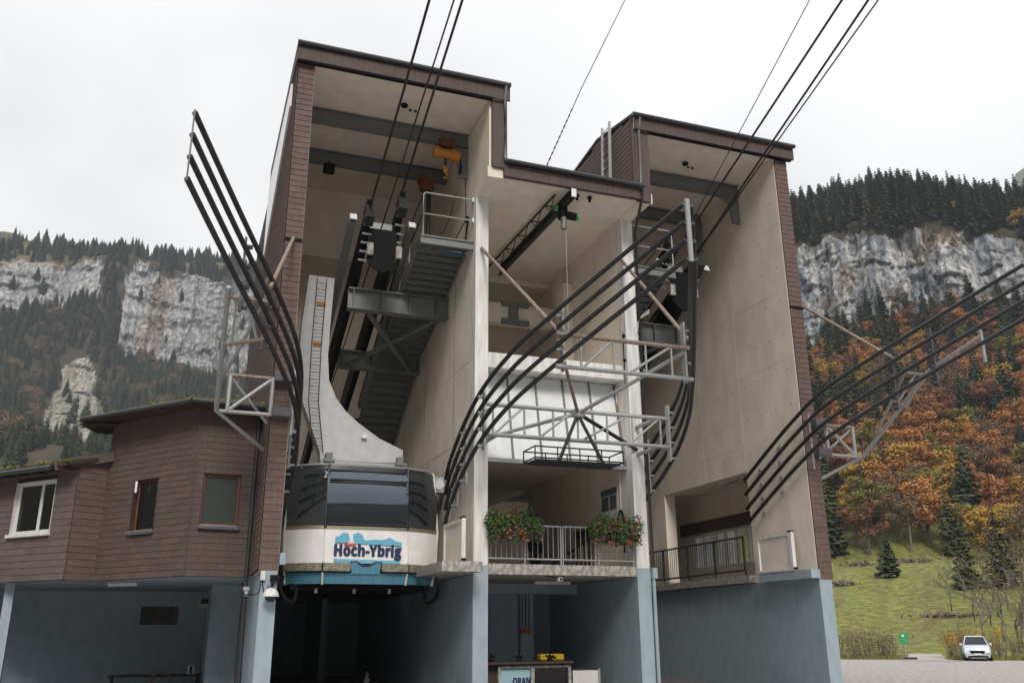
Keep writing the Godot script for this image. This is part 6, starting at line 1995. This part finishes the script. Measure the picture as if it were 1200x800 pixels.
	var bl := ["bare grey tree standing alone on the meadow edge", "forked bare tree just behind the parked car", "tall bare tree behind the yellow shrubs", "thin bare tree leaning near the road verge", "bushy bare tree at the meadow's far side", "bare tree with many upright stems near the frame edge", "leafless tree between the spruces beside the meadow", "grey leafless tree furthest towards the frame edge", "short bare tree close behind the car park"]
	var bp := [[45.2, 1.0, 7.5], [46.6, -1.0, 7.6], [47.6, -0.6, 6.5], [48.4, -1.0, 5.2], [48.8, 0.6, 9.0], [49.6, -0.4, 8.0], [47.3, 1.4, 9.5], [50.6, 0.4, 9.0], [51.2, -0.8, 7.0]]
	for q in extra: plant(bare[rng.randi() % 3], "bare_tree", spot(q[0], q[1]), q[2], 1.5, "bare grey-brown tree in the leafless thicket beyond the parked car", "tree", "thicket beyond the parked car")
	for i in bp.size():
		plant(bare[i % 3], "bare_tree", spot(bp[i][0], bp[i][1]), bp[i][2], 1.35, bl[i], "tree", "bare trees by the meadow")

func shrub(called: String, at: Vector3, w: float, h: float, cols: Array, n: int, label: String, group: String, leafy := 1.0):
	var o := thing(called, label, "shrub", at, group)
	var s := Sh.new()
	for k in 34:
		var an := rng.randf() * TAU
		var r := rng.randf() * w * 0.3
		var a := v3(cos(an) * r, -0.05, sin(an) * r)
		var b := a * 2.0 + v3(rng.randfn() * 0.12 * w, h * rng.randf_range(0.6, 1.1), rng.randfn() * 0.12 * w)
		s.tube([a, a.lerp(b, 0.5) + v3(rng.randfn(), 0, rng.randfn()) * 0.05, b], [0.016, 0.011, 0.004], 3, false)
		for q in 2:
			var c := a.lerp(b, rng.randf_range(0.45, 0.9))
			s.tube([c, c + v3(rng.randfn() * 0.22, rng.randf_range(0.1, 0.4), rng.randfn() * 0.22)], [0.007, 0.002], 3, false)
	loc(o, "stems", s, M.pale_bark)
	s = Sh.new(true)
	for k in 6:
		leaves(s, v3(rng.randfn() * w * 0.2, h * rng.randf_range(0.3, 0.75), rng.randfn() * w * 0.2), Vector3(w * 0.26, h * 0.24, w * 0.26), int(n * leafy / 6.0), 0.06, cols, 0.2)
	loc(o, "leaves", s, M.leaf)

func roadside():
	rng.seed = 900
	var dry := [Color(0.20, 0.17, 0.06), Color(0.14, 0.13, 0.05), Color(0.24, 0.18, 0.07)]
	var gold := [Color(0.50, 0.27, 0.03), Color(0.42, 0.24, 0.03), Color(0.55, 0.36, 0.05)]
	var i := 0
	var dl := ["dry scrubby bush against the blue wall corner", "dry bush second from the blue wall corner", "tall dry bush in the middle of the roadside clump", "leafy brown bush nearing the green sign", "dry bush right beside the green sign", "low dry bush in front of the roadside clump"]
	for q in [[39.0, 59.5], [39.8, 60.0], [40.5, 60.5], [41.2, 61.0], [41.8, 60.5], [40.0, 58.6]]:
		var a := deg_to_rad(q[0])
		shrub("dry_bush", v3(sin(a) * (q[1] + 13.0), -0.38, -cos(a) * (q[1] + 13.0)), 2.0, 2.2 if i < 5 else 1.0, dry, 420, dl[i], "dry bushes by the road", 0.7)
		i += 1
	i = 0
	var gl := ["golden shrub at the path's edge", "bright golden shrub left of the parked car", "low golden shrub next to the car bonnet", "golden shrub behind the parked car", "small yellow shrub beyond the car", "faded shrub among the bare stems"]
	for q in [[44.9, 62.5], [45.5, 61.0], [45.9, 60.5], [47.2, 63.0], [48.0, 62.0], [49.2, 61.5]]:
		var a := deg_to_rad(q[0])
		shrub("golden_shrub", v3(sin(a) * (q[1] + 13.0), -0.38, -cos(a) * (q[1] + 13.0)), 1.9, 2.6 if i != 4 else 1.6, gold if i < 4 else dry, 420, gl[i], "golden shrubs by the road", 0.75)
		i += 1
	# green sign on a post
	var a2 := deg_to_rad(42.55)
	var c := v3(sin(a2) * 71.5, -0.36, -cos(a2) * 71.5)
	var sg := thing("hiking_sign", "small green sign with white symbol on a thin post by the path", "sign", c)
	var b := Basis(Vector3.UP, -a2)
	var s := Sh.new(); s.tube([v3(0, 0, 0), v3(0, 1.4, 0)], 0.04, 8); loc(sg, "post", s, M.galv)
	s = Sh.new(); s.cbox(v3(0, 1.45, 0.06), Vector3(0.62, 0.72, 0.05), 0.01); var pl := loc(sg, "sign_plate", s, M.green)
	s = Sh.new(); s.tube([v3(-0.06, 1.62, 0.085), v3(-0.06, 1.62, 0.092)], 0.08, 10); s.bar(v3(-0.06, 1.54, 0.09), v3(0.02, 1.38, 0.09), 0.07, 0.01); s.bar(v3(0.02, 1.38, 0.09), v3(0.14, 1.25, 0.09), 0.05, 0.01)
	loc(pl, "symbol", s, M.panel)
	s = Sh.new(); s.cbox(v3(0.25, 0.1, 0.3), Vector3(0.9, 0.2, 0.4), 0.05); loc(sg, "foot", s, M.dark_steel)
	sg.basis = b
	# grass fringe between the car park and the meadow
	var g := Sh.new(true)
	for k in 5200:
		var az := deg_to_rad(rng.randf_range(37.0, 54.5))
		var d := rng.randf_range(70.3, 76.0)
		if rad_to_deg(az) > 42.3 and rad_to_deg(az) < 44.6: continue
		var p := v3(sin(az) * d, -0.36, -cos(az) * d)
		var u := v3(rng.randfn(), 0, rng.randfn()).normalized() * 0.035
		var h := rng.randf_range(0.12, 0.4)
		g.col([Color(0.20, 0.19, 0.05), Color(0.27, 0.22, 0.07), Color(0.14, 0.16, 0.04)][rng.randi() % 3])
		g.tri(p - u, p + u, p + v3(rng.randfn() * 0.08, h, rng.randfn() * 0.08))
	# tussocks and earth clods on the meadow
	for k in 500:
		var p := land(rng.randf_range(37.0, 53.0), rng.randf_range(0.6, 2.02))
		var u := v3(rng.randfn(), 0, rng.randfn()).normalized() * 0.10
		g.col([Color(0.19, 0.19, 0.045), Color(0.20, 0.18, 0.05), Color(0.24, 0.24, 0.06)][rng.randi() % 3])
		g.tri(p - u, p + u, p + v3(rng.randfn() * 0.1, rng.randf_range(0.1, 0.28), rng.randfn() * 0.1))
	var go := MeshInstance3D.new(); go.mesh = g.done(); go.material_override = M.leaf; go.name = "grass"; add_child(go)
	go.set_meta("kind", "stuff"); meta(go, "rough yellowish grass tufts on the verge and meadow", "grass")
	# heaps of brush and stones lying on the meadow
	var hl := ["brown heap of brushwood on the upper meadow near the wood", "stony brush heap lower on the meadow near the station", "long low earth bank across the meadow", "brush heap beside the lone spruce"]
	i = 0
	for q in [[40.6, 3.6, 4.5, 0.8], [39.6, 2.5, 3.5, 0.7], [45.2, 0.75, 7.0, 0.3], [43.6, 3.7, 4.5, 0.7]]:
		var p := spot(q[0], q[1])
		var t := thing("brush_heap", hl[i], "heap", p, "heaps on the meadow")
		var m := Sh.new(true)
		for k in 240:
			var o := v3(rng.randfn() * q[2] * 0.25, absf(rng.randfn()) * q[3] * 0.4 - 0.15, rng.randfn() * q[2] * 0.16)
			o = o.rotated(Vector3.UP, deg_to_rad(-q[0]))
			m.col([Color(0.14, 0.10, 0.07), Color(0.10, 0.08, 0.055), Color(0.20, 0.17, 0.14)][rng.randi() % 3])
			m.box(o, Vector3(rng.randf_range(0.15, 0.9), rng.randf_range(0.08, 0.3), rng.randf_range(0.1, 0.3)), Basis(v3(rng.randfn(), rng.randfn(), rng.randfn()).normalized(), rng.randf() * 3.0))
		loc(t, "heap", m, M.leaf).set_meta("kind", "stuff")
		i += 1

# ------------------------------------------------------------------ the parked car
func car():
	var at := v3(50.4, -0.32, -48.5)
	var c := thing("parked_car", "silver-white compact car parked facing the viewer at the meadow's edge", "car", at)
	c.rotation.y = deg_to_rad(-44.0)
	c.scale = Vector3(0.9, 0.95, 0.95)
	# body lofted from cross sections; the car's nose points along +z
	var sec := [[2.05, 0.28, 0.62, 0.78], [1.95, 0.24, 0.86, 0.86], [1.6, 0.22, 0.98, 0.90], [0.95, 0.22, 1.06, 0.92], [0.2, 0.22, 1.10, 0.92], [-1.2, 0.22, 1.10, 0.92], [-1.9, 0.25, 1.08, 0.90], [-2.2, 0.32, 0.95, 0.84]]
	var s := Sh.new(); s.smooth()
	var ring_ := func(q: Array) -> Array:
		var w: float = q[3]
		return [v3(-w * 0.9, q[1], q[0]), v3(w * 0.9, q[1], q[0]), v3(w, q[1] + 0.25, q[0]), v3(w * 0.99, q[2] - 0.16, q[0]), v3(w * 0.88, q[2], q[0]), v3(-w * 0.88, q[2], q[0]), v3(-w * 0.99, q[2] - 0.16, q[0]), v3(-w, q[1] + 0.25, q[0])]
	var rs := []
	for q in sec: rs.append(ring_.call(q))
	for i in rs.size() - 1:
		for k in 8:
			var j := (k + 1) % 8
			s.quad(rs[i][j], rs[i][k], rs[i + 1][k], rs[i + 1][j])
	s.flat()
	for e in [0, rs.size() - 1]:
		for k in range(1, 7):
			if e == 0: s.tri(rs[e][0], rs[e][k], rs[e][k + 1])
			else: s.tri(rs[e][0], rs[e][k + 1], rs[e][k])
	loc(c, "body", s, M.car_paint)
	# greenhouse: windscreen, side glass and roof
	var b0 := [v3(-0.80, 1.04, 0.95), v3(0.80, 1.04, 0.95), v3(0.80, 1.08, -1.95), v3(-0.80, 1.08, -1.95)]
	var t0 := [v3(-0.60, 1.58, 0.15), v3(0.60, 1.58, 0.15), v3(0.58, 1.57, -1.45), v3(-0.58, 1.57, -1.45)]
	var nm := ["windscreen", "side_window", "rear_window", "side_window"]
	for k in 4:
		var j := (k + 1) % 4
		s = Sh.new(); s.quad(b0[k], b0[j], t0[j], t0[k]); s.quad(b0[j] * 0.985, b0[k] * 0.985, t0[k] * 0.985, t0[j] * 0.985)
		loc(c, nm[k], s, M.glass)
		s = Sh.new(); s.tube([b0[k], t0[k]], 0.035, 6); loc(c, "pillar", s, M.car_paint)
	s = Sh.new(); s.hexa([t0[0], t0[1], t0[2], t0[3], v3(-0.54, 1.64, 0.0), v3(0.54, 1.64, 0.0), v3(0.52, 1.62, -1.35), v3(-0.52, 1.62, -1.35)]); loc(c, "roof", s, M.car_paint)
	s = Sh.new(); s.box(v3(0.25, 1.18, 0.60), Vector3(0.34, 0.14, 0.02), Basis(Vector3.RIGHT, -0.7)); loc(c, "parking_card", s, M.panel)
	for sx in [-1.0, 1.0]:
		s = Sh.new(); s.tube([v3(sx * 0.6, 1.66, -0.1), v3(sx * 0.58, 1.67, -1.3)], 0.025, 6); loc(c, "roof_rail", s, M.dark_steel)
		s = Sh.new(); s.cbox(v3(sx * 0.98, 1.08, 0.62), Vector3(0.2, 0.15, 0.12), 0.03); loc(c, "mirror", s, M.car_paint)
		s = Sh.new(); s.hexa([v3(sx * 0.40 - 0.0, 0.66, 2.0), v3(sx * 0.40 + sx * 0.42, 0.68, 1.93), v3(sx * 0.84, 0.68, 1.88), v3(sx * 0.4, 0.66, 1.95), v3(sx * 0.42, 0.74, 1.99), v3(sx * 0.84, 0.82, 1.92), v3(sx * 0.84, 0.82, 1.86), v3(sx * 0.42, 0.74, 1.94)]); loc(c, "headlight", s, M.headlight)
		s = Sh.new(); s.hexa([v3(sx * 0.52, 0.36, 2.05), v3(sx * 0.80, 0.36, 1.97), v3(sx * 0.80, 0.36, 1.90), v3(sx * 0.52, 0.36, 1.98), v3(sx * 0.55, 0.54, 2.05), v3(sx * 0.82, 0.56, 1.97), v3(sx * 0.82, 0.56, 1.90), v3(sx * 0.55, 0.54, 1.98)]); loc(c, "fog_light", s, M.black)
		for z in [1.32, -1.40]:
			var w := Node3D.new(); w.name = "wheel"; c.add_child(w, true)
			s = Sh.new(); s.tube([v3(sx * 0.70, 0.33, z), v3(sx * 0.93, 0.33, z)], 0.335, 20); loc(w, "tyre", s, M.rubber)
			s = Sh.new(); s.tube([v3(sx * 0.90, 0.33, z), v3(sx * 0.94, 0.33, z)], 0.21, 16); loc(w, "rim", s, M.galv)
	s = Sh.new(); s.extr([Vector2(-0.42, 0.50), Vector2(0.42, 0.50), Vector2(0.52, 0.70), Vector2(-0.52, 0.70)], v3(0, 0, 2.03), Vector3.RIGHT, Vector3.UP, 0.03); loc(c, "grille", s, M.black)
	for k in 4:
		s = Sh.new(); s.box(v3(0, 0.53 + k * 0.05, 2.065), Vector3(0.8 + k * 0.06, 0.012, 0.015)); loc(c, "grille_bar", s, M.dark_steel)
	s = Sh.new(); s.cbox(v3(0, 0.46, 2.08), Vector3(0.5, 0.11, 0.02), 0.004); loc(c, "number_plate", s, M.panel)
	s = Sh.new(); s.cbox(v3(0, 0.30, 2.0), Vector3(1.3, 0.16, 0.14), 0.03); loc(c, "lower_grille", s, M.black)
	s = Sh.new(); s.cbox(v3(0, 0.22, 2.02), Vector3(1.1, 0.05, 0.12), 0.015); loc(c, "skid_plate", s, M.galv)
